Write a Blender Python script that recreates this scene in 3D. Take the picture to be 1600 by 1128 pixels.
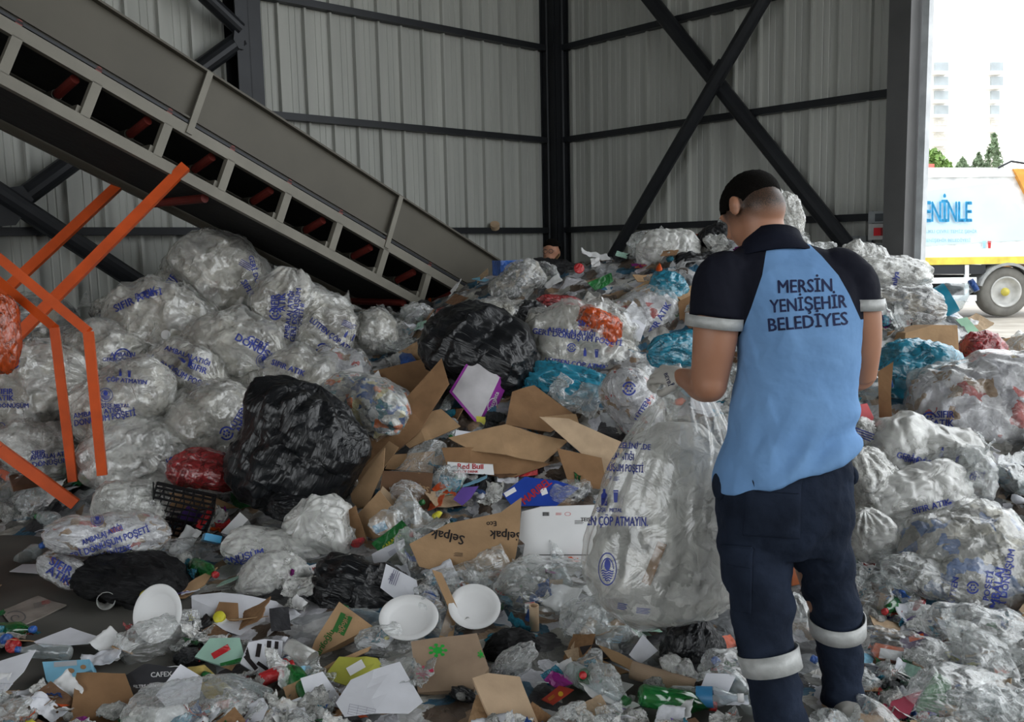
import bpy, bmesh, math, random
import numpy as np
from mathutils import Vector, Matrix, Euler
from mathutils.bvhtree import BVHTree
for o in list(bpy.data.objects): bpy.data.objects.remove(o)
SC = bpy.context.scene; COL = SC.collection
R = math.radians; PI = math.pi
# ------------------------------------------------------------------ camera
CAM = Vector((0, 0, 1.5)); FPX = 1400.0; PITCH = R(7.1); ROLL = 0.0215
Fv = Vector((0, math.cos(PITCH), -math.sin(PITCH)))
_r0 = Vector((1, 0, 0)); _u0 = Vector((0, math.sin(PITCH), math.cos(PITCH)))
Rv = _r0*math.cos(ROLL) - _u0*math.sin(ROLL)
Uv = _r0*math.sin(ROLL) + _u0*math.cos(ROLL)
cd = bpy.data.cameras.new('camera'); cam = bpy.data.objects.new('camera', cd); COL.objects.link(cam)
cd.sensor_width = 36; cd.lens = 36*FPX/1600; cd.clip_start = .05; cd.clip_end = 600
cam.matrix_world = Matrix(((Rv.x, Uv.x, -Fv.x, CAM.x), (Rv.y, Uv.y, -Fv.y, CAM.y), (Rv.z, Uv.z, -Fv.z, CAM.z), (0, 0, 0, 1)))
SC.camera = cam
# ------------------------------------------------------------------ world, exposure
W = bpy.data.worlds.new('world'); SC.world = W; W.use_nodes = True
bg = W.node_tree.nodes['Background']; bg.inputs[0].default_value = (.93, .97, 1, 1); bg.inputs[1].default_value = 3.4
SC.view_settings.view_transform = 'Standard'; SC.view_settings.look = 'None'
SC.view_settings.exposure = -0.13; SC.view_settings.gamma = 1; SC.view_settings.use_curve_mapping = False
SC.cycles.transparent_max_bounces = 16; SC.cycles.max_bounces = 7; SC.cycles.diffuse_bounces = 4
SC.cycles.glossy_bounces = 3; SC.cycles.transmission_bounces = 3
SC.cycles.caustics_reflective = False; SC.cycles.caustics_refractive = False
SC.cycles.sample_clamp_indirect = 6
SC.cycles.use_denoising = True

def ray(px, py): return (Fv + Rv*((px-800)/FPX) + Uv*((564-py)/FPX))
def P(px, py, y):                                   # the point that far into the hall along the ray
    d = ray(px, py); return CAM + d*(y/d.y)
def proj(p):
    d = Vector(p)-CAM; k = d.dot(Fv); return (800+FPX*d.dot(Rv)/k, 564-FPX*d.dot(Uv)/k)
# ------------------------------------------------------------------ materials
MATS = {}
def nt(name):
    m = bpy.data.materials.new(name); m.use_nodes = True; t = m.node_tree
    for n in list(t.nodes):
        if n.type != 'OUTPUT_MATERIAL': t.nodes.remove(n)
    out = t.nodes[0]
    def N(ty, **kw):
        n = t.nodes.new(ty)
        for k, v in kw.items():
            if k.startswith('i_'): n.inputs[int(k[2:]) if k[2:].isdigit() else k[2:]].default_value = v
            else: setattr(n, k, v)
        return n
    return m, t, N, out
def c4(c): return (c[0], c[1], c[2], 1)
def paint(name, col, rough=.6, metal=0, var=.25, nscale=6, bump=.0, bscale=40, spec=.4, trans=0):
    if name in MATS: return MATS[name]
    m, t, N, out = nt(name); L = t.links.new
    b = N('ShaderNodeBsdfPrincipled'); b.inputs['Roughness'].default_value = rough; b.inputs['Metallic'].default_value = metal
    b.inputs['Specular IOR Level'].default_value = spec
    tc = N('ShaderNodeTexCoord'); no = N('ShaderNodeTexNoise'); no.inputs['Scale'].default_value = nscale; no.inputs['Detail'].default_value = 5
    L(tc.outputs['Object'], no.inputs['Vector'])
    mx = N('ShaderNodeMix', data_type='RGBA'); mx.inputs[6].default_value = c4([c*(1-var) for c in col]); mx.inputs[7].default_value = c4([min(1, c*(1+var*.5)) for c in col])
    mr = N('ShaderNodeMapRange'); mr.inputs[1].default_value = .3; mr.inputs[2].default_value = .7
    L(no.outputs[0], mr.inputs[0]); L(mr.outputs[0], mx.inputs[0]); L(mx.outputs[2], b.inputs['Base Color'])
    if bump:
        n2 = N('ShaderNodeTexNoise'); n2.inputs['Scale'].default_value = bscale; n2.inputs['Detail'].default_value = 3; L(tc.outputs['Object'], n2.inputs['Vector'])
        bp = N('ShaderNodeBump'); bp.inputs['Strength'].default_value = bump; bp.inputs['Distance'].default_value = .01
        L(n2.outputs[0], bp.inputs['Height']); L(bp.outputs[0], b.inputs['Normal'])
    L(b.outputs[0], out.inputs[0]); MATS[name] = m; return m
def crinkle(t, N, sc, strength, dist=.02, stretch=(1, 1, 1)):
    """creased plastic bump: warped voronoi edges over noise"""
    L = t.links.new
    tc = N('ShaderNodeTexCoord'); mp = N('ShaderNodeMapping'); mp.inputs['Scale'].default_value = stretch; L(tc.outputs['Object'], mp.inputs[0])
    w = N('ShaderNodeTexNoise'); w.inputs['Scale'].default_value = sc*.5; w.inputs['Detail'].default_value = 3; L(mp.outputs[0], w.inputs['Vector'])
    ad = N('ShaderNodeMixRGB', blend_type='ADD'); ad.inputs[0].default_value = .35; L(mp.outputs[0], ad.inputs[1]); L(w.outputs['Color'], ad.inputs[2])
    v = N('ShaderNodeTexVoronoi', feature='DISTANCE_TO_EDGE'); v.inputs['Scale'].default_value = sc; L(ad.outputs[0], v.inputs['Vector'])
    n2 = N('ShaderNodeTexNoise'); n2.inputs['Scale'].default_value = sc*1.6; n2.inputs['Detail'].default_value = 5; n2.inputs['Distortion'].default_value = 1.2; L(mp.outputs[0], n2.inputs['Vector'])
    a2 = N('ShaderNodeMath', operation='MULTIPLY_ADD'); a2.inputs[1].default_value = 1.4; L(n2.outputs[0], a2.inputs[0]); L(v.outputs['Distance'], a2.inputs[2])
    b = N('ShaderNodeBump'); b.inputs['Strength'].default_value = strength; b.inputs['Distance'].default_value = dist; L(a2.outputs[0], b.inputs['Height'])
    return b, tc, n2
def film(name, tint=(.96, .97, .97), milk=.14, sc=3.2, strength=.45, rough=.2, diff=(.85, .87, .86), rim=.40):
    if name in MATS: return MATS[name]
    m, t, N, out = nt(name); L = t.links.new
    b, tc, n2 = crinkle(t, N, sc, strength)
    tr = N('ShaderNodeBsdfTransparent'); tr.inputs[0].default_value = c4(tint)
    df = N('ShaderNodeBsdfDiffuse'); df.inputs[0].default_value = c4(diff); L(b.outputs[0], df.inputs['Normal'])
    lw = N('ShaderNodeLayerWeight'); lw.inputs[0].default_value = .35; L(b.outputs[0], lw.inputs['Normal'])
    ma = N('ShaderNodeMath', operation='MULTIPLY_ADD'); ma.inputs[1].default_value = rim; ma.inputs[2].default_value = milk; L(lw.outputs['Facing'], ma.inputs[0])
    mr = N('ShaderNodeMapRange'); mr.inputs[1].default_value = .35; mr.inputs[2].default_value = .7; mr.inputs[3].default_value = .5; mr.inputs[4].default_value = 1.5; L(n2.outputs[0], mr.inputs[0])
    mm = N('ShaderNodeMath', operation='MULTIPLY', use_clamp=True); L(ma.outputs[0], mm.inputs[0]); L(mr.outputs[0], mm.inputs[1])
    m1 = N('ShaderNodeMixShader'); L(mm.outputs[0], m1.inputs[0]); L(tr.outputs[0], m1.inputs[1]); L(df.outputs[0], m1.inputs[2])
    gl = N('ShaderNodeBsdfGlossy'); gl.inputs[0].default_value = (1, 1, 1, 1); gl.inputs['Roughness'].default_value = rough; L(b.outputs[0], gl.inputs['Normal'])
    fr = N('ShaderNodeLayerWeight'); fr.inputs[0].default_value = .5; L(b.outputs[0], fr.inputs['Normal'])
    f1 = N('ShaderNodeMath', operation='POWER'); f1.inputs[1].default_value = 3; L(fr.outputs['Facing'], f1.inputs[0])
    f2 = N('ShaderNodeMath', operation='MULTIPLY_ADD', use_clamp=True); f2.inputs[1].default_value = .40; f2.inputs[2].default_value = .085; L(f1.outputs[0], f2.inputs[0])
    m2 = N('ShaderNodeMixShader'); L(f2.outputs[0], m2.inputs[0]); L(m1.outputs[0], m2.inputs[1]); L(gl.outputs[0], m2.inputs[2])
    L(m2.outputs[0], out.inputs[0]); MATS[name] = m; return m
def plastic(name, col, rough=.25, sc=10, strength=.8, var=.4, nsc=5, cols=None, csc=14, spec=.6, stretch=(1, 1, 1)):
    """opaque creased plastic; cols = several colours scattered in cells"""
    if name in MATS: return MATS[name]
    m, t, N, out = nt(name); L = t.links.new
    b, tc, n2 = crinkle(t, N, sc, strength, stretch=stretch)
    p = N('ShaderNodeBsdfPrincipled'); p.inputs['Roughness'].default_value = rough; p.inputs['Specular IOR Level'].default_value = spec
    L(b.outputs[0], p.inputs['Normal'])
    n3 = N('ShaderNodeTexNoise'); n3.inputs['Scale'].default_value = nsc; n3.inputs['Detail'].default_value = 6; L(tc.outputs['Object'], n3.inputs['Vector'])
    if cols:
        v = N('ShaderNodeTexVoronoi'); v.inputs['Scale'].default_value = csc
        ad = N('ShaderNodeMixRGB', blend_type='ADD'); ad.inputs[0].default_value = .3; L(tc.outputs['Object'], ad.inputs[1]); L(n3.outputs['Color'], ad.inputs[2]); L(ad.outputs[0], v.inputs['Vector'])
        sx = N('ShaderNodeSeparateColor'); L(v.outputs['Color'], sx.inputs[0])
        cr = N('ShaderNodeValToRGB'); cr.color_ramp.interpolation = 'CONSTANT'
        e = cr.color_ramp.elements
        while len(e) < len(cols): e.new(.5)
        for i, cc in enumerate(cols): e[i].position = i/len(cols); e[i].color = c4(cc)
        L(sx.outputs[0], cr.inputs[0]); src = cr.outputs[0]
    else:
        rg = N('ShaderNodeRGB'); rg.outputs[0].default_value = c4(col); src = rg.outputs[0]
    hv = N('ShaderNodeHueSaturation'); mr = N('ShaderNodeMapRange'); mr.inputs[1].default_value = .35; mr.inputs[2].default_value = .65; mr.inputs[3].default_value = 1-var; mr.inputs[4].default_value = 1+var*.4
    L(n3.outputs[0], mr.inputs[0]); L(mr.outputs[0], hv.inputs['Value']); L(src, hv.inputs['Color']); L(hv.outputs[0], p.inputs['Base Color'])
    L(p.outputs[0], out.inputs[0]); MATS[name] = m; return m
def card(name, col): return paint(name, col, .85, 0, .18, 9, .15, 60, .15)

M_CARD = [card('cardboard_tan', (.42, .27, .15)), card('cardboard_brown', (.27, .155, .08)), card('cardboard_light', (.52, .38, .25)), card('cardboard_dark', (.15, .085, .05))]
M_KRAFT = card('kraft_paper', (.36, .26, .18)); M_KRAFT2 = card('kraft_paper_pale', (.58, .42, .28))
M_PAPER = paint('white_paper', (.74, .75, .80), .8, 0, .1, 8, .15, 30, .2)
M_WHITE = paint('white_board', (.80, .80, .80), .6, 0, .06, 5)
M_BLUE = paint('blue_print', (.03, .05, .30), .5, 0, .15, 30)
M_NAVYP = paint('navy_print', (.012, .02, .075), .8, 0, .5, 60)
M_BLACKP = paint('black_print', (.02, .015, .015), .7, 0, .2, 30)
M_REDP = paint('red_print', (.55, .03, .03), .6, 0, .2, 30)
M_WHITEP = paint('white_print', (.8, .8, .8), .6, 0, .1, 30)
M_GREEN = plastic('green_plastic', (.02, .17, .04), .3); M_RED = plastic('red_plastic', (.55, .03, .035), .25)
M_YEL = paint('yellow_plastic', (.72, .66, .05), .4); M_MAG = plastic('magenta_wrapper', (.40, .03, .30), .25)
M_BLUEPL = plastic('blue_plastic', (.03, .12, .45), .3); M_TEAL = plastic('teal_plastic', (.02, .22, .32), .25)
M_BLACK = plastic('black_sack_plastic', (.010, .011, .013), .30, 5, .55, spec=.5, stretch=(.22, 2, 2))
M_BLACKM = plastic('black_sack_matte', (.010, .010, .011), .6, 5, .5, spec=.2, stretch=(.22, 2, 2))
M_FILL = plastic('film_contents', (.6, .6, .55), .35, 7, .9, .32, 7, spec=.5, cols=[(.50, .48, .42), (.58, .56, .50), (.40, .38, .33), (.62, .60, .55), (.52, .50, .45), (.30, .28, .25), (.56, .55, .52)], csc=5)
M_FILL2 = plastic('film_contents_white', (.7, .7, .68), .35, 8, .9, .25, 8, spec=.5, cols=[(.60, .60, .57), (.68, .68, .66), (.50, .50, .47), (.72, .72, .70), (.64, .63, .60), (.42, .42, .40)], csc=6)
M_FILLP = plastic('paper_contents', (.6, .6, .65), .6, 9, .8, .3, cols=[(.66, .66, .72), (.75, .75, .8), (.5, .5, .55), (.6, .6, .66), (.35, .22, .12), (.7, .7, .75), (.5, .05, .05), (.72, .72, .76)], csc=9)
M_FILLC = plastic('mixed_contents', (.5, .5, .5), .4, 9, .8, .3, cols=[(.45, .47, .48), (.02, .1, .35), (.6, .6, .55), (.7, .15, .02), (.15, .17, .2), (.6, .55, .3), (.03, .2, .25), (.5, .52, .5)], csc=13)
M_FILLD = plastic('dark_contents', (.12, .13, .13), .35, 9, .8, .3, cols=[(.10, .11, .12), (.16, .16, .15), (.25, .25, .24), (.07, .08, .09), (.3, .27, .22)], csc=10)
M_FILLG = plastic('bottle_contents', (.3, .3, .28), .3, 9, .8, .3, cols=[(.30, .30, .28), (.4, .39, .34), (.22, .23, .22), (.35, .35, .33), (.08, .17, .4), (.27, .27, .25), (.5, .48, .4)], csc=11)
M_FILM = film('clear_film'); M_FILMM = film('milky_film', (.95, .95, .94), .42, 3.5, .5, .25, (.80, .80, .77), .35)
M_FILMS = film('sack_film', (.97, .97, .96), .13, 4.5, .45, .17, (.85, .85, .82), .28)
M_FILMB = film('blue_film', (.25, .62, .78), .45, 4, .5, .2, (.04, .34, .50), .3)
M_FILMO = film('orange_film', (.9, .4, .2), .6, 4, .5, .2, (.62, .09, .015), .3)
M_FILMR = film('red_film', (.8, .2, .2), .5, 4, .5, .2, (.42, .045, .05), .3)
M_STEEL = paint('dark_steel', (.022, .024, .028), .45, .3, .2, 3)
M_GREYST = paint('grey_steel', (.10, .10, .10), .5, .2, .15, 3)
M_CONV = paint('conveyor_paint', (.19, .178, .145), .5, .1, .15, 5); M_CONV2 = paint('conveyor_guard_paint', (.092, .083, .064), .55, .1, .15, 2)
M_BELT = paint('rubber_belt', (.012, .012, .012), .8, 0, .3, 5, .4, 20)
M_ROLL = paint('red_roller', (.13, .015, .01), .6); M_ORANGE = paint('orange_paint', (.58, .075, .005), .45, 0, .2, 8)
M_SKIN = paint('skin', (.40, .19, .115), .55, 0, .12, 12, .1, 90, .4)
def mixcards(): return M_CARD

# ------------------------------------------------------------------ objects
def link(name, me, mat, parent=None):
    o = bpy.data.objects.new(name, me); COL.objects.link(o)
    if mat is not None:
        me.materials.clear(); me.materials.append(mat)
    if parent is not None: o.parent = parent
    return o
def tag(o, label=None, cat=None, group=None, kind=None):
    if label: o['label'] = label
    if cat: o['category'] = cat
    if group: o['group'] = group
    if kind: o['kind'] = kind
    return o
def empty(name, loc, label, cat, group=None):
    o = bpy.data.objects.new(name, None); COL.objects.link(o); o.location = loc; o.empty_display_size = .1
    return tag(o, label, cat, group)
def struct(name, me, mat): return tag(link(name, me, mat), kind='structure')
def mesh(name, V, F, smooth=True):
    me = bpy.data.meshes.new(name); me.from_pydata([tuple(v) for v in V], [], [tuple(f) for f in F]); me.update()
    if smooth: me.polygons.foreach_set('use_smooth', [True]*len(me.polygons))
    return me
class MB:
    """collects primitives in world (or local) space into one mesh"""
    def __init__(s): s.V = []; s.F = []
    def add(s, V, F):
        k = len(s.V); s.V += [tuple(v) for v in V]; s.F += [tuple(i+k for i in f) for f in F]; return s
    def box(s, c, d, rot=None, ):
        c = Vector(c); M = rot if rot is not None else Matrix.Identity(3)
        v = [c + M @ Vector((x*d[0]/2, y*d[1]/2, z*d[2]/2)) for x in (-1, 1) for y in (-1, 1) for z in (-1, 1)]
        return s.add(v, [(0, 1, 3, 2), (4, 6, 7, 5), (0, 4, 5, 1), (2, 3, 7, 6), (0, 2, 6, 4), (1, 5, 7, 3)])
    def bar(s, a, b, w, h, up=(0, 0, 1)):           # rectangular bar from a to b, w sideways, h along up
        a = Vector(a); b = Vector(b); d = (b-a).normalized(); sd = d.cross(Vector(up)).normalized(); u = sd.cross(d)
        v = [p + sd*(i*w/2) + u*(j*h/2) for p in (a, b) for (i, j) in ((-1, -1), (1, -1), (1, 1), (-1, 1))]
        return s.add(v, [(3, 2, 1, 0), (4, 5, 6, 7), (0, 1, 5, 4), (1, 2, 6, 5), (2, 3, 7, 6), (3, 0, 4, 7)])
    def tube(s, pts, r, n=12, r2=None):
        V, F = sweep([Vector(p) for p in pts], [r]*len(pts) if r2 is None else list(np.linspace(r, r2, len(pts))), None, n=n); return s.add(V, F)
    def prism(s, pts, vec):                          # polygon extruded by a vector
        n = len(pts); v = [Vector(p) for p in pts] + [Vector(p)+Vector(vec) for p in pts]
        return s.add(v, [tuple(range(n)), tuple(range(2*n-1, n-1, -1))] + [(i, i+n, (i+1) % n+n, (i+1) % n) for i in range(n)])
    def lathe(s, c, axis, prof, n=32):               # prof: (radius, distance along axis)
        c = Vector(c); ax = Vector(axis).normalized(); a = ax.orthogonal().normalized(); b = ax.cross(a); V = []; F = []
        for (r, h) in prof:
            for i in range(n): t = 2*PI*i/n; V.append(c + ax*h + (a*math.cos(t)+b*math.sin(t))*r)
        for j in range(len(prof)-1):
            for i in range(n): k = (i+1) % n; F.append((j*n+i, j*n+k, (j+1)*n+k, (j+1)*n+i))
        return s.add(V, F)
    def build(s, name, mat, parent=None, smooth=False):
        me = mesh(name, s.V, s.F, smooth)
        bm = bmesh.new(); bm.from_mesh(me); bmesh.ops.recalc_face_normals(bm, faces=bm.faces); bm.to_mesh(me); bm.free()
        o = link(name, me, mat, None)
        if parent is not None:
            o.parent = parent; o.matrix_parent_inverse = parent.matrix_basis.inverted() if not smooth == 'local' else Matrix()
        return o
def adopt(o, parent):                                # keep the world position when parenting
    o.parent = parent; o.matrix_parent_inverse = parent.matrix_basis.inverted(); return o
def sweep(path, A, B=None, side=None, n=24, cap=True, pw=2.0, sub=0, axis=None):
    """closed tube; A,B half widths along side and the other way"""
    if B is None: B = A
    if sub:
        t0 = np.arange(len(path)); tt = np.linspace(0, len(path)-1, (len(path)-1)*sub+1)
        def cr(v):
            v = np.array(v, float); q = np.concatenate([[2*v[0]-v[1]], v, [2*v[-1]-v[-2]]]); o = []
            for t in tt:
                i = min(int(t), len(v)-2); f = t-i; p0, p1, p2, p3 = q[i], q[i+1], q[i+2], q[i+3]
                o.append(.5*(2*p1+(p2-p0)*f+(2*p0-5*p1+4*p2-p3)*f*f+(3*p1-p0-3*p2+p3)*f**3))
            return o
        path = [Vector(p) for p in cr([tuple(p) for p in path])]; A = [max(.001, a) for a in cr(A)]; B = [max(.001, b) for b in cr(B)]
    V = []; F = []; m = len(path); prev = side
    for i, p in enumerate(path):
        d = (path[min(i+1, m-1)]-path[max(i-1, 0)]).normalized() if axis is None else Vector(axis)
        s = Vector(prev) if prev is not None else d.orthogonal()
        s = (s - d*s.dot(d));
        if s.length < 1e-5: s = d.orthogonal()
        s.normalize(); w = d.cross(s)
        if side is None: prev = s
        for k in range(n):
            t = 2*PI*k/n; c, q = math.cos(t), math.sin(t)
            if pw != 2: c = math.copysign(abs(c)**(2/pw), c); q = math.copysign(abs(q)**(2/pw), q)
            V.append(p + s*(A[i]*c) + w*(B[i]*q))
    for i in range(m-1):
        for k in range(n): l = (k+1) % n; F.append((i*n+k, i*n+l, (i+1)*n+l, (i+1)*n+k))
    if cap: F.append(tuple(range(n-1, -1, -1))); F.append(tuple(range((m-1)*n, m*n)))
    return V, F
def folds(Pn, seed, f, n=6):
    rg = np.random.RandomState(seed); out = np.zeros(len(Pn))
    wp = np.zeros_like(Pn)
    for k in range(3):
        d = rg.normal(size=3); d /= np.linalg.norm(d); wp += np.outer(np.sin(Pn@d*f*2.1+rg.rand()*6), rg.normal(size=3))*.12/f
    Q = Pn+wp; tot = 0
    for i in range(n):
        d = rg.normal(size=3); d /= np.linalg.norm(d); ff = f*(1+.5*i*rg.rand()); a = 1/(1+.35*i)
        t = Q@d*ff+rg.rand()+out*.25; out += a*(np.abs((t % 1)-.5)*4-1); tot += a
    return out/tot*1.6
def lump(Pn, seed, f):
    rg = np.random.RandomState(seed); o = np.zeros(len(Pn))
    for k in range(6):
        d = rg.normal(size=3); d /= np.linalg.norm(d); o += np.sin(Pn@d*f*(.6+.9*rg.rand())+rg.rand()*6.3)
    return o/3
def remeshed(V, F, vox, smooth_it=4, name='m'):
    me = mesh(name, V, F); o = bpy.data.objects.new('tmp', me); COL.objects.link(o)
    r = o.modifiers.new('r', 'REMESH'); r.mode = 'VOXEL'; r.voxel_size = vox; r.use_smooth_shade = True
    if smooth_it:
        s = o.modifiers.new('s', 'SMOOTH'); s.iterations = smooth_it; s.factor = .5
    dg = bpy.context.evaluated_depsgraph_get(); ev = o.evaluated_get(dg); out = bpy.data.meshes.new_from_object(ev)
    bpy.data.objects.remove(o); out.name = name
    out.polygons.foreach_set('use_smooth', [True]*len(out.polygons)); return out
def co(me):
    a = np.empty(len(me.vertices)*3); me.vertices.foreach_get('co', a); return a.reshape(-1, 3)
def setco(me, a): me.vertices.foreach_set('co', a.ravel()); me.update()
def normals(me):
    a = np.empty(len(me.vertices)*3); me.vertices.foreach_get('normal', a); return a.reshape(-1, 3)

# ------------------------------------------------------------------ lettering laid on surfaces
_tx = {}
def glyphs(txt, grid=.22, bold=.035):
    """2-D mesh of a text or mark, height about 1, centred"""
    if txt in _tx: return _tx[txt]
    bm = bmesh.new()
    def poly(pts): bm.faces.new([bm.verts.new((x, y, 0)) for x, y in pts])
    def ring(r0, r1, n=28, cx=0, cy=0, a0=0, a1=2*PI):
        for i in range(n):
            t, u = a0+(a1-a0)*i/n, a0+(a1-a0)*(i+1)/n
            poly([(cx+r0*math.cos(t), cy+r0*math.sin(t)), (cx+r1*math.cos(t), cy+r1*math.sin(t)), (cx+r1*math.cos(u), cy+r1*math.sin(u)), (cx+r0*math.cos(u), cy+r0*math.sin(u))])
    if txt == '#zero':                               # broken ring round a flower
        for k in range(2): ring(.38, .5, 14, 0, 0, k*PI+.25, k*PI+PI-.25)
        for k in range(6):
            t = k*PI/3; ring(.0, .085, 8, .2*math.cos(t), .2*math.sin(t))
    elif txt == '#crest':                            # oval crest with waves
        ring(.46, .5, 32); ring(0, .17, 20, 0, .13)
        for j in range(5):
            y = -.08-.07*j; h = math.sqrt(max(0, .16-y*y))*.85
            for i in range(8):
                x0, x1 = -h+2*h*i/8, -h+2*h*(i+1)/8; w0, w1 = .02*math.sin(i*PI/2), .02*math.sin((i+1)*PI/2)
                poly([(x0, y+w0), (x1, y+w1), (x1, y+w1+.04), (x0, y+w0+.04)])
        ring(.30, .34, 28, 0, 0, .0, PI)
    elif txt == '#bottle': poly([(-.18, -.5), (.18, -.5), (.18, .15), (.07, .3), (.07, .5), (-.07, .5), (-.07, .3), (-.18, .15)])
    elif txt == '#cup': poly([(-.16, -.5), (.16, -.5), (.22, .3), (-.22, .3)]); poly([(-.24, .34), (.24, .34), (.24, .46), (-.24, .46)])
    elif txt == '#disc': ring(0, .5, 28)
    elif txt == '#ring': ring(.42, .5, 28)
    elif txt == '#bar': poly([(-.5, -.5), (.5, -.5), (.5, .5), (-.5, .5)])
    elif txt == '#lines':
        for j in range(4): poly([(-1.2, .4-j*.27), (1.2-.3*(j % 2), .4-j*.27), (1.2-.3*(j % 2), .5-j*.27), (-1.2, .5-j*.27)])
    elif txt == '#grid':
        for j in range(5): poly([(-1.3, .5-j*.25), (1.3, .5-j*.25), (1.3, .525-j*.25), (-1.3, .525-j*.25)])
        for i in range(4): poly([(-1.3+i*.86, -.5), (-1.275+i*.86, -.5), (-1.275+i*.86, .5), (-1.3+i*.86, .5)])
    elif txt == '#code':
        rg = random.Random(3); x = -.9
        while x < .9:
            w = rg.choice((.03, .05, .09)); poly([(x, -.5), (x+w, -.5), (x+w, .5), (x, .5)]); x += w+rg.choice((.03, .06))
    elif txt == '#swirl':
        for i in range(40):
            t, u = i*.3, (i+1)*.3; f = lambda a, d: ((.04+a*.035+d)*math.cos(a), (.04+a*.035+d)*math.sin(a))
            poly([f(t, 0), f(t, .045), f(u, .045), f(u, 0)])
    elif txt == '#splat':
        ring(0, .22, 14)
        for k in range(7):
            t = k*.9; ring(0, .1, 8, .36*math.cos(t), .36*math.sin(t)); poly([(.1*math.cos(t+.5), .1*math.sin(t+.5)), (.38*math.cos(t+.1), .38*math.sin(t+.1)), (.38*math.cos(t-.1), .38*math.sin(t-.1)), (.1*math.cos(t-.5), .1*math.sin(t-.5))])
    else:
        c = bpy.data.curves.new('t', 'FONT'); c.body = txt; c.size = 1.37; c.fill_mode = 'FRONT'; c.resolution_u = 2
        c.align_x = 'CENTER'; c.align_y = 'CENTER'
        o = bpy.data.objects.new('t', c); COL.objects.link(o)
        dg = bpy.context.evaluated_depsgraph_get(); me = bpy.data.meshes.new_from_object(o.evaluated_get(dg))
        bpy.data.objects.remove(o)
        for dx, dy in ((-bold, 0), (bold, 0), (0, bold)):   # heavier strokes
            k0 = len(bm.verts); bm.from_mesh(me); bm.verts.ensure_lookup_table()
            for v in bm.verts[k0:]: v.co.x += dx; v.co.y += dy
    xs = [v.co.x for v in bm.verts]
    if xs:
        for ax, (a, b) in ((Vector((1, 0, 0)), (min(xs), max(xs))), (Vector((0, 1, 0)), (-.7, .7))):
            q = a+grid
            while q < b:
                bmesh.ops.bisect_plane(bm, geom=bm.verts[:]+bm.edges[:]+bm.faces[:], plane_co=ax*q, plane_no=ax); q += grid
    bmesh.ops.triangulate(bm, faces=bm.faces)
    bm.verts.index_update(); out = ([(v.co.x, v.co.y) for v in bm.verts], [tuple(v.index for v in f.verts) for f in bm.faces]); bm.free()
    _tx[txt] = out; return out
def wmesh(o):
    bpy.context.view_layer.update(); dg = bpy.context.evaluated_depsgraph_get(); ev = o.evaluated_get(dg); me = ev.to_mesh()
    V = [o.matrix_world @ v.co for v in me.vertices]; F = [tuple(p.vertices) for p in me.polygons]; ev.to_mesh_clear()
    return BVHTree.FromPolygons(V, F)
def lettering(o, items, mat, name='printed_text', off=.003, parent=None, jump=.05):
    """items: (text, px, py, height_px, rotation_deg, xstretch) laid on the surface of o where the photo has them"""
    bv = o if isinstance(o, BVHTree) else wmesh(o); V = []; F = []
    for it in items:
        txt, cx, cy, h = it[:4]; rot = R(it[4]) if len(it) > 4 else 0; xs = it[5] if len(it) > 5 else 1
        gv, gf = glyphs(txt); idx = {}; c, s = math.cos(rot), math.sin(rot); dd = {}
        for i, (x, y) in enumerate(gv):
            x *= xs; px = cx+(x*c-y*s)*h; py = cy-(x*s+y*c)*h
            d = ray(px, py).normalized(); hit = bv.ray_cast(CAM, d)
            if hit[0] is None: continue
            idx[i] = len(V); dd[i] = hit[3]; V.append(hit[0]-d*off)
        for f in gf:
            if all(i in idx for i in f) and max(dd[i] for i in f)-min(dd[i] for i in f) < jump: F.append(tuple(idx[i] for i in f))
    if not F: return None
    me = mesh(name, V, F, False); t = link(name, me, mat)
    root = parent if parent is not None else o
    if not isinstance(root, BVHTree):
        bpy.context.view_layer.update(); t.parent = root; t.matrix_parent_inverse = root.matrix_world.inverted()
    return t
# ------------------------------------------------------------------ the hall
CO = Vector((.63, 12, 0)); LD = Vector((-.737, -.675, 0)).normalized(); RD = Vector((.675, -.737, 0)).normalized()
HZ = 8.0
def inward(d): n = Vector((0, 0, 1)).cross(d); return n if n.y < 0 else -n
LN, RN = inward(LD), inward(RD)
def along(d, px):                                   # distance from the corner where pixel column px meets the wall
    r = (px-800)/FPX; t = (CO.x - r*CO.y)/(r*d.y - d.x); return t
def wall_mat(name, col):
    m, t, N, out = nt(name); L = t.links.new
    p = N('ShaderNodeBsdfPrincipled'); p.inputs['Roughness'].default_value = .5; p.inputs['Specular IOR Level'].default_value = .3
    tc = N('ShaderNodeTexCoord'); mp = N('ShaderNodeMapping'); mp.inputs['Scale'].default_value = (2.2, 2.2, .12); L(tc.outputs['Object'], mp.inputs[0])
    n = N('ShaderNodeTexNoise'); n.inputs['Scale'].default_value = 3; n.inputs['Detail'].default_value = 6; L(mp.outputs[0], n.inputs['Vector'])
    cr = N('ShaderNodeValToRGB'); cr.color_ramp.elements[0].position = .3; cr.color_ramp.elements[0].color = c4([c*.8 for c in col]); cr.color_ramp.elements[1].position = .7; cr.color_ramp.elements[1].color = c4(col)
    L(n.outputs[0], cr.inputs[0]); L(cr.outputs[0], p.inputs['Base Color']); L(p.outputs[0], out.inputs[0]); return m
M_WALL = wall_mat('wall_sheet', (.49, .50, .465))
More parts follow.
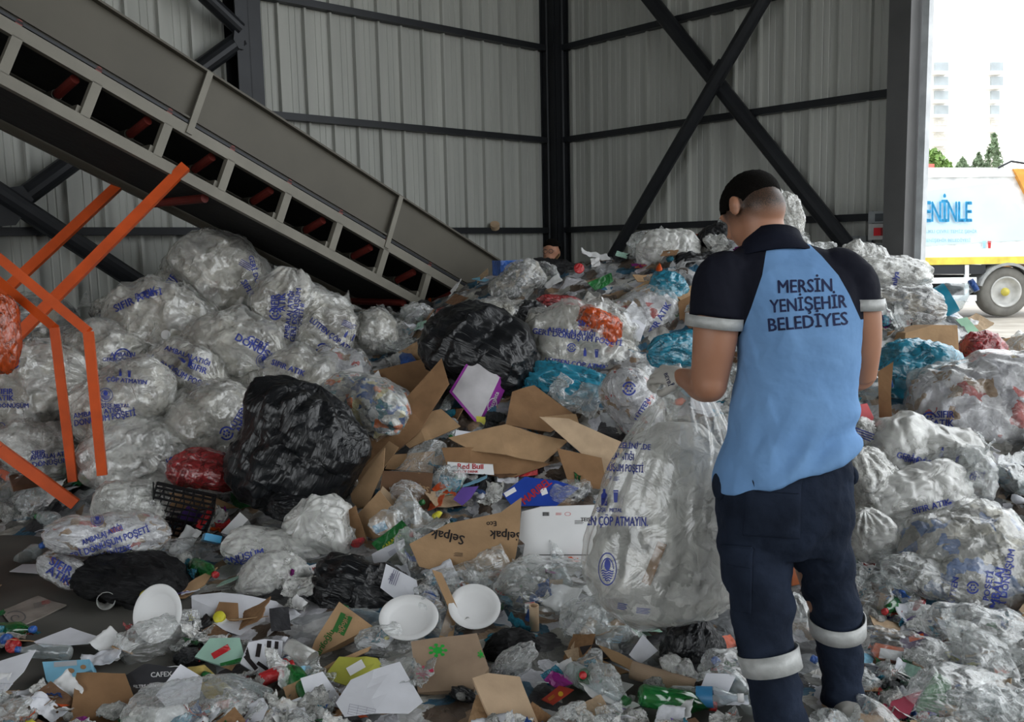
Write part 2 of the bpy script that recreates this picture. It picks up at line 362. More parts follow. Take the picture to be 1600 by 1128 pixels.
def ribbed(d, n, length, z0, z1, start=0):
    per = .30; prof = []; x = start
    while x < start+length:
        for (a, h) in ((0, 0), (.03, 0), (.038, -.045), (.062, -.045), (.070, 0), (.14, 0), (.146, .006), (.154, .006), (.16, 0), (.21, 0), (.216, .006), (.224, .006), (.23, 0)):
            prof.append((x+a, h))
        x += per
    V = []; F = []
    for (a, h) in prof:
        q = CO + d*a - n*(.12+h)*1.0
        q = CO + d*a + n*(-h-.0)
        V += [Vector((q.x, q.y, z0)), Vector((q.x, q.y, z1))]
    for i in range(len(prof)-1): F.append((2*i, 2*i+1, 2*i+3, 2*i+2))
    return mesh('ribbed', V, F, False)
tL = 17.0; tR = along(RD, 1412)
struct('wall_left', ribbed(LD, LN, tL, 0, HZ), M_WALL)
struct('wall_right', ribbed(RD, RN, tR, 0, HZ), M_WALL)
# backing skins so that no light leaks round the sheets
mb = MB(); a = CO-LN*.12-RN*.12; mb.bar(a+Vector((0, 0, HZ/2)), a+LD*tL+Vector((0, 0, HZ/2)), .1, HZ); mb.build('wall_back', M_GREYST)['kind'] = 'structure'
mb = MB(); mb.bar(a+Vector((0, 0, HZ/2)), a+RD*(tR+.1)+Vector((0, 0, HZ/2)), .1, HZ); mb.build('trim_1', M_GREYST)['kind'] = 'structure'
# roof over the whole hall, the front and right sides open
e = CO+LD*(tL+.3)-LN*.3
rp = [CO-LN*.3-RN*.3, CO+LD*tL, CO+LD*tL+RD*13.5, CO+RD*13.5]
mb = MB(); mb.prism([Vector((p.x, p.y, HZ)) for p in rp], (0, 0, .25)); o = mb.build('ceiling', M_GREYST); o['kind'] = 'structure'
# front wall parts behind the camera: left stretch and the strip above the wide doorway
EL = CO+LD*tL
mb = MB()
mb.bar(EL+Vector((0, 0, HZ/2)), EL+RD*4.0+Vector((0, 0, HZ/2)), .1, HZ)
mb.bar(EL+RD*4+Vector((0, 0, 6.9)), EL+RD*13.4+Vector((0, 0, 6.9)), .1, 2.2)
mb.build('wall_front', M_WALL)['kind'] = 'structure'
SR = CO+RD*13.4
mb = MB(); mb.bar(SR+LD*8+Vector((0, 0, HZ/2)), SR+LD*tL+Vector((0, 0, HZ/2)), .1, HZ); mb.bar(SR+Vector((0, 0, 7.2)), SR+LD*8+Vector((0, 0, 7.2)), .1, 1.6)
mb.build('wall_side', M_WALL)['kind'] = 'structure'
def floor_mat(name, c1, c2):
    m, t, N, out = nt(name); L = t.links.new
    p = N('ShaderNodeBsdfPrincipled'); p.inputs['Roughness'].default_value = .7
    tc = N('ShaderNodeTexCoord'); n = N('ShaderNodeTexNoise'); n.inputs['Scale'].default_value = 1.7; n.inputs['Detail'].default_value = 9; L(tc.outputs['Object'], n.inputs['Vector'])
    cr = N('ShaderNodeValToRGB'); cr.color_ramp.elements[0].position = .35; cr.color_ramp.elements[0].color = c4(c1); cr.color_ramp.elements[1].position = .7; cr.color_ramp.elements[1].color = c4(c2)
    L(n.outputs[0], cr.inputs[0]); L(cr.outputs[0], p.inputs['Base Color'])
    b = N('ShaderNodeBump'); b.inputs['Strength'].default_value = .3; n2 = N('ShaderNodeTexNoise'); n2.inputs['Scale'].default_value = 60; L(tc.outputs['Object'], n2.inputs['Vector']); L(n2.outputs[0], b.inputs['Height']); L(b.outputs[0], p.inputs['Normal'])
    L(p.outputs[0], out.inputs[0]); return m
V = [Vector((p.x, p.y, 0)) for p in rp]
struct('floor', mesh('floor', V, [(0, 1, 2, 3)], False), floor_mat('concrete', (.07, .068, .06), (.13, .125, .11)))
struct('ground', mesh('ground', [(-120, -60, -.02), (200, -60, -.02), (200, 300, -.02), (-120, 300, -.02)], [(0, 1, 2, 3)], False), floor_mat('yard_ground', (.30, .27, .23), (.45, .42, .37)))
# steelwork
def wp(d, n, t, z, off=.1): q = CO + d*t + n*off; return Vector((q.x, q.y, z))
def wz(d, n, px, py, off=.1):                        # the point of the wall seen at a pixel
    r = ray(px, py); nn = n; q = CO + n*off; k = (q-CAM).dot(nn)/r.dot(nn); return CAM + r*k
def isec(mb, d, n, t, w, dp, z0=0, z1=HZ, off=.0):
    c = wp(d, n, t, (z0+z1)/2, off+dp/2); X = Matrix((d, n, Vector((0, 0, 1)))).transposed(); H = z1-z0
    mb.box(c, (.012, dp, H), X); mb.box(c+n*(dp/2-.008), (w, .016, H), X); mb.box(c-n*(dp/2-.008), (w, .016, H), X)
mb = MB(); isec(mb, LD, LN, .14, .24, .24); isec(mb, RD, RN, .14, .24, .24); mb.box(CO+LN*.1+RN*.1+Vector((0, 0, HZ/2)), (.22, .22, HZ)); mb.build('trim_2', M_STEEL)['kind'] = 'structure'
tc1 = along(LD, 396); mb = MB(); isec(mb, LD, LN, tc1, .26, .26); mb.build('trim_3', M_STEEL)['kind'] = 'structure'
mb = MB(); isec(mb, LD, LN, tc1+6, .22, .26); mb.build('trim_4', M_STEEL)['kind'] = 'structure'
zs = [P(875, y, 12).z for y in (498, 360, 222, 81, -60, -200)]
k = 5
for d, n, T in ((LD, LN, tL), (RD, RN, tR)):
    for z in zs:
        mb = MB(); mb.bar(wp(d, n, .1, z, .06), wp(d, n, T-.05, z, .06), .10, .07); mb.build('trim_%d' % k, M_STEEL)['kind'] = 'structure'; k += 1
def brace(d, n, a, b, r, off, label=None):
    global k
    A, B = wz(d, n, *a, off), wz(d, n, *b, off); e = (B-A)
    mb = MB(); mb.tube([A, A+e*.5, B], r, 14); mb.build('trim_%d' % k, M_STEEL, smooth=False)['kind'] = 'structure'; k += 1
brace(RD, RN, (985, -40), (1352, 420), .085, .20); brace(RD, RN, (1222, -50), (935, 440), .075, .32)
brace(LD, LN, (375, 62), (-420, 640), .085, .2); brace(LD, LN, (375, 46), (230, -90), .07, .25); brace(LD, LN, (-300, 108), (262, 472), .085, .3)
def gusset(d, n, pts, off):
    global k
    mb = MB(); mb.prism([wz(d, n, x, y, off) for x, y in pts], n*.015)
    mb.build('trim_%d' % k, M_STEEL)['kind'] = 'structure'; k += 1
gusset(LD, LN, [(-30, 300), (34, 290), (52, 312), (40, 330), (24, 352), (-30, 356)], .32)
gusset(LD, LN, [(367, 32), (380, 26), (380, 78), (372, 76), (364, 62)], .27)
gusset(RD, RN, [(1106, 118), (1124, 92), (1140, 100), (1128, 134)], .34)
# doorway edge: post and pale jamb sheet
X = Matrix((RD, RN, Vector((0, 0, 1)))).transposed()
t0 = along(RD, 1400); t1 = along(RD, 1426)
mb = MB(); mb.box(wp(RD, RN, (t0+t1)/2, HZ/2, .12), (t1-t0+.04, .26, HZ), X); mb.build('trim_%d' % k, M_GREYST)['kind'] = 'structure'; k += 1
t2 = along(RD, 1426); t3 = along(RD, 1441)
mb = MB(); mb.box(wp(RD, RN, (t2+t3)/2+.03, HZ/2, .02), (t3-t2-.03, .10, HZ), X); mb.build('trim_%d' % k, paint('jamb_sheet', (.55, .58, .60), .4))['kind'] = 'structure'; k += 1
# ------------------------------------------------------------------ switch boxes on the right wall
def wallbox(pl, pr, pt, pb, dep, off=.03):
    a = wz(RD, RN, pl, pt, off); b = wz(RD, RN, pr, pb, off); c = (a+b)/2; w = abs((b-a).dot(RD)); h = abs(a.z-b.z)
    return c+RN*dep/2, (w, dep, h)
eb = empty('switch_box', wz(RD, RN, 1381, 372, .03), 'grey wall switch box with a red socket beside the doorway post', 'switch box')
c, d = wallbox(1366, 1397, 331, 348, .12); adopt(MB().box(c, d, X).build('upper_cover', paint('box_grey', (.30, .32, .33), .4)), eb)
c, d = wallbox(1366, 1397, 350, 374, .12); adopt(MB().box(c, d, X).build('socket_panel', paint('box_pale', (.50, .51, .50), .4)), eb)
c, d = wallbox(1369, 1380, 356, 368, .05, .15); adopt(MB().box(c, d, X).build('red_socket', paint('socket_red', (.6, .02, .03), .4)), eb)
c, d = wallbox(1368, 1395, 334, 345, .01, .15); adopt(MB().box(c, d, X).build('window', paint('box_window', (.08, .09, .1), .2)), eb)
for i, (x, s) in enumerate(((1340, 'next to the cable tray end'), (1352, 'nearest the switch box'))):
    c, d = wallbox(x-5, x+5, 369, 383, .06); tag(MB().box(c, d, X).build('socket_box', MATS['box_grey']), 'small grey socket box low on the sheet wall, '+s, 'socket')
c, d = wallbox(1330, 1402, 381, 386, .04, .02); tag(MB().box(c, d, X).build('cable_tray', MATS['box_grey']), 'thin grey cable tray under the wall sockets', 'cable tray')
c, d = wallbox(1360, 1363, 330, 420, .03, .02); tag(MB().box(c, d, X).build('conduit_pipe', MATS['box_grey']), 'vertical grey conduit pipe left of the switch box', 'pipe')
o = MB().tube([wz(LD, LN, 773, 356, .11), wz(LD, LN, 773, 350, .14)], .06, 16).build('wall_fitting', M_KRAFT2); tag(o, 'small round tan fitting standing on the girt of the left wall', 'fitting')
# ------------------------------------------------------------------ outside: truck, tower, trees
YT = 17.3
def Q(x, y, yy=YT): return P(x, y, yy)
tr = empty('garbage_truck', Q(1500, 493), 'white refuse truck with blue lettering parked outside the doorway', 'truck')
mw = paint('truck_white', (.85, .88, .9), .3); my = paint('truck_yellow', (.75, .6, .08), .4); mcy = paint('truck_cyan', (.42, .70, .82), .3)
body = adopt(MB().prism([Q(1250, 262), Q(1582, 262), Q(1612, 330), Q(1640, 412), Q(1250, 416)], (0, 2.4, 0)).build('body', mw), tr)
adopt(MB().prism([Q(1250, 262)-Vector((0, .04, 0)), Q(1590, 262)-Vector((0, .04, 0)), Q(1588, 276)-Vector((0, .04, 0)), Q(1250, 280)-Vector((0, .04, 0))], (0, .04, 0)).build('top_rail', mw), tr)
adopt(MB().prism([Q(1430, 300)-Vector((0, .012, 0)), Q(1560, 285)-Vector((0, .012, 0)), Q(1598, 330)-Vector((0, .012, 0)), Q(1604, 375)-Vector((0, .012, 0)), Q(1430, 385)-Vector((0, .012, 0))], (0, .012, 0)).build('side_panel', paint('truck_panel', (.62, .80, .88), .3, 0, .12, 1.2)), tr)
adopt(MB().prism([Q(1250, 405)-Vector((0, .03, 0)), Q(1640, 400)-Vector((0, .03, 0)), Q(1640, 411)-Vector((0, .03, 0)), Q(1250, 417)-Vector((0, .03, 0))], (0, .03, 0)).build('stripe', my), tr)
mo = paint('truck_orange', (.8, .35, .05), .4)
adopt(MB().prism([Q(1584, 264, YT-.1), Q(1665, 260, YT-.1), Q(1700, 420, YT-.1), Q(1650, 420, YT-.1), Q(1618, 330, YT-.1)], (0, 2.5, 0)).build('tailgate', mo), tr)
adopt(MB().tube([Q(1560, 262, YT-.1), Q(1580, 252, YT-.1), Q(1620, 258, YT-.1)], .02).build('hose', M_STEEL), tr)
ch = MB(); ch.prism([Q(1250, 416), Q(1540, 414), Q(1540, 428), Q(1250, 430)], (0, 2.2, 0)); ch.prism([Q(1250, 430, YT+.8), Q(1640, 430, YT+.8), Q(1640, 470, YT+.8), Q(1250, 470, YT+.8)], (0, .6, 0)); adopt(ch.build('chassis', M_STEEL), tr)
for (a, b) in ((433, 443), (461, 471)):
    adopt(MB().prism([Q(1250, a+4, YT-.05), Q(1526, a, YT-.05), Q(1526, b-1, YT-.05), Q(1250, b+3, YT-.05)], (0, .05, 0)).build('guard_rail', mw), tr)
for x in (1449, 1511): adopt(MB().prism([Q(x-3, 414, YT-.02), Q(x+3, 414, YT-.02), Q(x+3, 472, YT-.02), Q(x-3, 472, YT-.02)], (0, .05, 0)).build('guard_post', mw), tr)
def wheel(x, y0=YT+.02):
    c = Q(x, 456, y0); r = c.z
    t = adopt(MB().lathe(c, (0, 1, 0), [(r*.58, 0), (r*.62, -.02), (r*.93, -.02), (r, .03), (r, .26), (r*.93, .3), (r*.58, .3)], 40).build('tire', paint('tire_rubber', (.16, .155, .14), .8), smooth=True), tr)
    h = adopt(MB().lathe(c, (0, 1, 0), [(0, .02), (r*.18, .02), (r*.2, .06), (r*.4, .08), (r*.5, .05), (r*.56, -.03), (r*.62, -.03), (r*.62, .1)], 40).build('wheel_rim', paint('rim_white', (.5, .5, .48), .5), smooth=True), tr)
    adopt(MB().lathe(c, (0, 1, 0), [(0, -.06), (r*.12, -.05), (r*.17, 0), (r*.17, .05)], 24).build('hub', paint('hub_yellow', (.55, .47, .08), .4), smooth=True), h)
    fd = [c+Vector((math.cos(a)*r*1.16, -.06, math.sin(a)*r*1.16)) for a in np.linspace(.1, PI-.25, 14)]
    f = MB()
    for p, q in zip(fd[:-1], fd[1:]): f.bar(p+Vector((0, .2, 0)), q+Vector((0, .2, 0)), .45, .05, up=(p+q)/2-c)
    adopt(f.build('mudguard', paint('mud_grey', (.32, .33, .33), .5)), tr)
wheel(1571); wheel(1310)
mbl = paint('truck_lettering', (.03, .36, .68), .4)
lettering(body, [('E', 1449, 333, 34, 0, .55), ('N', 1463, 333, 33, 0, .5), ('İ', 1476, 333, 34, 0, .6), ('N', 1488, 333, 33, 0, .5), ('L', 1502, 333, 33, 0, .6), ('E', 1513, 333, 33, 0, .55)], mbl, 'lettering', .08, tr)
lettering(body, [('SAĞLIKLI ÇEVRE TEMİZ ŞEHİR', 1480, 362, 5), ('#cup', 1538, 382, 12), ('YENİŞEHİR BELEDİYESİ', 1480, 376, 5)], paint('truck_small', (.35, .62, .75), .4), 'small_lettering', .08, tr)
lettering(body, [('#cup', 1546, 382, 12)], M_REDP, 'bin_picture', .08, tr)
# tower block
YB = 150.0
tb = empty('apartment_tower', P(1510, 300, YB), 'tall pale apartment tower far beyond the truck', 'building')
mwh = paint('tower_white', (.92, .9, .86), .8, 0, .03, .2); mwn = paint('tower_window', (.36, .40, .42), .3, 0, .2, .5)
adopt(MB().prism([P(1452, 82, YB), P(1568, 88, YB), P(1568, 386, YB), P(1452, 388, YB)], (0, 14, 0)).build('wall', mwh), tb)
adopt(MB().prism([P(1462, 76, YB+2), P(1556, 80, YB+2), P(1556, 92, YB+2), P(1462, 92, YB+2)], (0, 8, 0)).build('roof', mwh), tb)
for i in range(8):
    y = 97+i*22.5
    for (x0, x1) in ((1461, 1482), (1549, 1568 if i < 2 else 1562)):
        w = adopt(MB().prism([P(x0, y, YB-.4), P(x1, y, YB-.4), P(x1, y+(14 if i < 4 else 9), YB-.4), P(x0, y+(14 if i < 4 else 9), YB-.4)], (0, .5, 0)).build('window', mwn if i < 4 else paint('tower_blind', (.60, .58, .53), .6)), tb)
        adopt(MB().prism([P(x0-1, y+14, YB-1.6), P(x1+1, y+14, YB-1.6), P(x1+1, y+18, YB-1.6), P(x0-1, y+18, YB-1.6)], (0, 1.6, 0)).build('balcony', mwh), tb)
def leafball(c, r, n, seed, flat=1.0, cone=False):
    rg = np.random.RandomState(seed); V = []; F = []
    for i in range(n):
        d = rg.normal(size=3); d /= np.linalg.norm(d)
        if cone:
            h = rg.rand(); rr = r*(1-h)*(.5+.5*rg.rand()); a = rg.rand()*6.28; q = np.array([math.cos(a)*rr, math.sin(a)*rr, h*r*flat])
        else: q = d*r*(.6+.4*rg.rand())*np.array([1, 1, flat])
        u = rg.normal(size=3)*r*.10; v = rg.normal(size=3)*r*.10; p = np.array(c)+q; k = len(V)
        V += [p-u, p+v, p+u, p-v]; F.append((k, k+1, k+2, k+3))
    return V, F
mg = paint('tree_leaves', (.22, .36, .10), .8, 0, .4, .6); mgd = paint('conifer_leaves', (.22, .30, .18), .8, 0, .4, .6)
def tree(nm, px, py, yy, r, seed, label, cone=False, mat=mg, flat=1.0):
    b = P(px, py, yy); g = empty(nm, Vector((b.x, b.y, 0)), label, 'tree')
    V, F = leafball(b, r, 500, seed, flat, cone); adopt(link('crown', mesh('crown', V, F, False), mat), g)
    adopt(MB().tube([(b.x, b.y, 0), (b.x, b.y, b.z+r*.3)], r*.06, 8).build('trunk', M_CARD[1]), g)
tree('conifer_tree', 1551, 266, 60, .8, 1, 'tall narrow conifer standing before the tower beyond the truck', True, mgd, 2.9)
tree('conifer_tree', 1528, 268, 60, .6, 2, 'slender young conifer in the middle of the row beyond the truck', True, mgd, 2.0)
tree('conifer_tree', 1503, 268, 60, .7, 4, 'low bushy conifer beyond the truck, nearer the doorway edge', True, mgd, 1.2)
tree('leafy_tree', 1450, 250, 45, .7, 3, 'light green leafy tree at the edge of the doorway', False, mg, .9)
tree('leafy_tree', 1470, 262, 45, .5, 5, 'smaller light green tree right of the doorway edge', False, mg, .9)
tag(MB().prism([P(1444, 256, 30), P(1460, 256, 30), P(1460, 271, 30), P(1444, 271, 30)], (0, .5, 0)).build('roof_tank', paint('tank_red', (.7, .15, .12), .5)), 'small red box showing over the top of the truck', 'box')
# ------------------------------------------------------------------ conveyor
cv = empty('belt_conveyor', P(400, 560, 6.8), 'long grey inclined belt conveyor running down into the waste heap', 'conveyor')
A = P(20, 47, 5.30); B = P(736, 462, 8.12)
cdv = (B-A).normalized(); wdir = Vector((-cdv.y, cdv.x, 0)).normalized(); up = wdir.cross(cdv)
if up.z < 0: up = -up
A = A-cdv*2.6; LEN = (B-A).length+.55; CW = .80; HH = .29
def cp(s, w, h): return A+cdv*s+wdir*w+up*h
def cpx(px, h=0):                                   # distance along the near rail where column px falls
    lo, hi = 0, LEN
    for _ in range(40):
        m = (lo+hi)/2
        if proj(cp(m, 0, h))[0] < px: lo = m
        else: hi = m
    return lo
def rail(nm, w, h, ww, hh, mat, s0=0, s1=None):
    return adopt(MB().bar(cp(s0, w, h), cp(LEN if s1 is None else s1, w, h), ww, hh, up).build(nm, mat), cv)
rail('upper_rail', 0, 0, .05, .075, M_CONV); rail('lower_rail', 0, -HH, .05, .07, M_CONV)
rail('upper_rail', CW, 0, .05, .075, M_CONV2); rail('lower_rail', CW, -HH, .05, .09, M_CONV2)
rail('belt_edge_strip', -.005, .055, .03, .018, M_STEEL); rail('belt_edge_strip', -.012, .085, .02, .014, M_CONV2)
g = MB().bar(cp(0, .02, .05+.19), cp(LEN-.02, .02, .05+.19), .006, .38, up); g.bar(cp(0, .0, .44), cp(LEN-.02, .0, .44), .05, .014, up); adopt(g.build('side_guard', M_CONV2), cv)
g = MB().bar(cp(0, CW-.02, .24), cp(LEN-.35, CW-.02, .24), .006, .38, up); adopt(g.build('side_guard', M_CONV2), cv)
adopt(MB().bar(cp(0, CW/2, .03), cp(LEN, CW/2, .03), CW-.08, .012, up).build('belt', M_BELT), cv)
adopt(MB().bar(cp(0, CW/2, -HH-.0), cp(LEN, CW/2, -HH-.0), CW-.14, .012, up).build('return_belt', M_BELT), cv)
px_posts = [14, 140, 252, 351, 441, 522, 595, 662, 721]
ss = [cpx(x, -HH/2) for x in px_posts]; ss = [ss[0]-(ss[1]-ss[0])*i for i in (4, 3, 2, 1)]+ss
for s in ss:
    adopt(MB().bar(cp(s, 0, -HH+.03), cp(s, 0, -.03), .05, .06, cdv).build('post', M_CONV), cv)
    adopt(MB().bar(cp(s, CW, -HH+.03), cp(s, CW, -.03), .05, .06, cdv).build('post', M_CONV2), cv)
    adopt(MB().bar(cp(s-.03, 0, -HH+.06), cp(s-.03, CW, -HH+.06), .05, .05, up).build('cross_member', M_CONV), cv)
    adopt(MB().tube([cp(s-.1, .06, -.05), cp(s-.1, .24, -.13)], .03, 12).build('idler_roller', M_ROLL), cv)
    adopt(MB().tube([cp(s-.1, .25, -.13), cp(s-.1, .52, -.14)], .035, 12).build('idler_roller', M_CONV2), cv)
    adopt(MB().lathe(cp(s-.02, -.0, .05), wdir, [(0, -.02), (.021, -.02), (.021, .02), (0, .02)], 14).build('roller_bracket', paint('bracket_red', (.24, .05, .04), .5)), cv)
for px in (330, 640): 
    s = cpx(px, -HH); adopt(MB().tube([cp(s, .05, -HH-.05), cp(s, CW-.05, -HH-.05)], .03, 12).build('return_roller', M_ROLL), cv)
for px, h0 in ((293, .0), (601, .0)):
    s = cpx(px); adopt(MB().bar(cp(s, -.03, -.02), cp(s, -.02, .44), .012, .045, cdv).build('stiffener_strap', M_CONV), cv)
# orange legs of the conveyor and the stair beside it

def obar(nm, root, pts, w=.05):
    m = MB()
    for (a, b) in zip(pts[:-1], pts[1:]): m.bar(P(*a), P(*b), w, w*.9, Vector((.3, -1, .2)))
    return adopt(m.build(nm, M_ORANGE), root)
os_ = empty('conveyor_support', P(20, 640, 5.4), 'orange slanting steel legs propping up the belt conveyor', 'support')
s1 = proj(cp(cpx(288, -HH), 0, -HH)); y1 = cp(cpx(288, -HH), 0, -HH).y
obar('leg', os_, [(290, 260, y1-.03), (20, 532, 5.5), (-120, 676, 5.2), (-262, 820, 4.92)], .065)
y2 = cp(cpx(288, -HH), CW, -HH).y
obar('leg', os_, [(191, 284, y2), (0, 462, 6.1), (-160, 612, 5.9), (-300, 742, 5.72)], .065)
st = empty('access_stair', P(120, 800, 4.7), 'orange tubular stair and handrails at the left edge', 'stairs')
obar('handrail', st, [(-230, 900, 4.72), (-222, 225, 4.7), (0, 404, 4.7), (138, 518, 4.65), (160, 742, 4.6)], .048)
obar('handrail', st, [(-212, 860, 5.0), (-205, 272, 5.0), (0, 440, 5.1), (85, 512, 4.95), (114, 752, 4.9)], .046)
obar('stringer', st, [(-232, 520, 4.75), (0, 702, 4.75), (118, 788, 4.8)], .06)
obar('stringer', st, [(-212, 580, 5.1), (0, 735, 5.3), (110, 812, 5.3)], .05)
mtd = paint('tread_board', (.16, .08, .045), .8)
adopt(MB().prism([P(-40, 735, 4.85), P(42, 705, 5.3), P(20, 690, 5.5), P(-50, 700, 5.5)], (0, 0, -.03)).build('tread', mtd), st)
adopt(MB().prism([P(20, 760, 4.85), P(98, 745, 5.3), P(60, 722, 5.5), P(10, 732, 5.5)], (0, 0, -.03)).build('tread', mtd), st)
# ------------------------------------------------------------------ the heap
HC = {
 -300: [(4.6, 0), (5.2, .1), (6, .6), (6.8, .85), (8, .8)],
 0: [(4.7, 0), (5.3, .08), (6, .45), (6.6, .7), (7.2, .8), (8.5, .8)],
 200: [(4.3, 0), (4.9, .10), (5.5, .30), (6, .5), (6.6, .8), (7.4, .85), (9, .8)],
 400: [(2.4, .02), (3.3, .03), (4.4, .08), (5, .20), (5.6, .36), (6.2, .62), (7, .85), (8, .85), (9.5, .8)],
 600: [(2.4, .02), (3.0, .03), (4.2, .08), (4.8, .22), (5.4, .45), (6, .66), (7, .85), (8.5, .95), (10, .9)],
 800: [(2.4, .02), (3.0, .02), (4.0, .08), (4.6, .22), (5.2, .45), (6, .80), (6.6, 1.05), (7.2, 1.25), (7.8, 1.32), (9, 1.1), (10.5, .6)],
 950: [(2.9, .0), (3.8, .08), (4.4, .22), (5.0, .45), (6, .92), (6.6, 1.18), (7.2, 1.38), (7.8, 1.42), (9, 1.1), (10.5, .4)],
 1080: [(2.9, .0), (3.8, .08), (4.4, .26), (5.0, .5), (6, 1.0), (6.6, 1.28), (7.3, 1.56), (7.9, 1.5), (9, .9), (10, .3)],
 1180: [(2.8, .0), (3.6, .08), (4.2, .26), (5.0, .55), (6, 1.05), (6.6, 1.33), (7.3, 1.66), (7.9, 1.5), (9, .7), (10, .2)],
 1340: [(2.5, .0), (3.2, .06), (3.8, .22), (4.6, .5), (5.4, .78), (6.2, 1.06), (6.8, 1.22), (7.4, 1.1), (8.4, .4), (9, .05)],
 1460: [(2.4, .0), (3.0, .06), (3.6, .25), (4.4, .50), (5.4, .70), (6.2, .90), (6.8, 1.02), (7.4, .8), (8.2, .1), (9, 0)],
 1600: [(2.3, .0), (2.9, .06), (3.5, .28), (4.3, .48), (5.4, .62), (6.2, .68), (6.9, .70), (7.6, .4), (8.3, 0), (9, 0)],
 1900: [(2.3, .0), (2.9, .06), (3.5, .28), (4.3, .45), (5.4, .5), (6.2, .5), (7.0, .4), (7.8, 0), (9, 0)]}
HU = sorted(HC); YY = np.linspace(1.5, 11.5, 161)
HG = np.array([np.interp(YY, [a for a, b in HC[u]], [b for a, b in HC[u]]) for u in HU])
def H(u, y):
    u = np.clip(np.atleast_1d(u).astype(float), HU[0], HU[-1]); y = np.clip(np.atleast_1d(y).astype(float), 1.5, 11.49)
    j = np.clip(np.searchsorted(HU, u)-1, 0, len(HU)-2); ua = np.array(HU)[j]; ub = np.array(HU)[j+1]; f = (u-ua)/(ub-ua); f = f*f*(3-2*f)
    yi = (y-1.5)/10*160; k = np.clip(yi.astype(int), 0, 159); g = yi-k
    a = HG[j, k]*(1-g)+HG[j, k+1]*g; b = HG[j+1, k]*(1-g)+HG[j+1, k+1]*g
    return a*(1-f)+b*f
def Hxy(x, y): return float(H(800+FPX*x/y, y)[0])
us = np.linspace(-300, 1900, 330); ys = 2.0*(11.3/2.0)**np.linspace(0, 1, 260)
UU, YG = np.meshgrid(us, ys); ZZ = H(UU.ravel(), YG.ravel()); XX = (UU.ravel()-800)/FPX*YG.ravel()
PT = np.stack([XX, YG.ravel(), ZZ], 1); am = np.clip(ZZ*6, 0, 1)
PT[:, 2] = ZZ + am*(folds(PT, 5, 3.2)*.035 + folds(PT, 9, 8)*.018 + lump(PT, 3, 5)*.02) - .012
PT[:, 0] += am*folds(PT, 15, 5)*.025; PT[:, 1] += am*folds(PT, 25, 5)*.025
# keep inside the hall walls
for n_, d_ in ((LN, LD), (RN, RD)):
    q = (PT[:, 0]-CO.x)*n_.x+(PT[:, 1]-CO.y)*n_.y; bad = np.clip(.05-q, 0, None); PT[:, 0] += n_.x*bad; PT[:, 1] += n_.y*bad
nu = len(us); F = []
for j in range(len(ys)-1):
    for i in range(nu-1):
        a = j*nu+i
        if max(ZZ[a], ZZ[a+1], ZZ[a+nu], ZZ[a+nu+1]) > .004: F.append((a, a+1, a+nu+1, a+nu))
used = sorted({i for f in F for i in f}); mp_ = {k: i for i, k in enumerate(used)}
me = mesh('waste_heap', PT[used], [tuple(mp_[i] for i in f) for f in F])
mh = plastic('loose_waste', (.2, .2, .2), .6, 9, .7, .5, cols=[(.13, .13, .12), (.36, .36, .36), (.50, .50, .50), (.05, .05, .055), (.27, .18, .11), (.46, .45, .42), (.20, .21, .22), (.62, .62, .66), (.10, .07, .05), (.34, .35, .36), (.03, .12, .20), (.40, .39, .35)], csc=9)
heap = tag(link('waste_heap', me, mh), 'loose mass of mixed packing waste heaped across the hall floor', 'waste', kind='stuff')
HB = BVHTree.FromPolygons([Vector(p) for p in PT[used]], [tuple(p.vertices) for p in me.polygons])
def hit(px, py):
    d = ray(px, py).normalized(); h = HB.ray_cast(CAM, d); best = h[0]
    if d.z < 0:
        f = CAM + d*(-CAM.z/d.z)
        if best is None or (f-CAM).length < (best-CAM).length: best = f
    return best
HERO = []                                            # (px, py, rx, ry, short name) of the placed things
HN = [0]
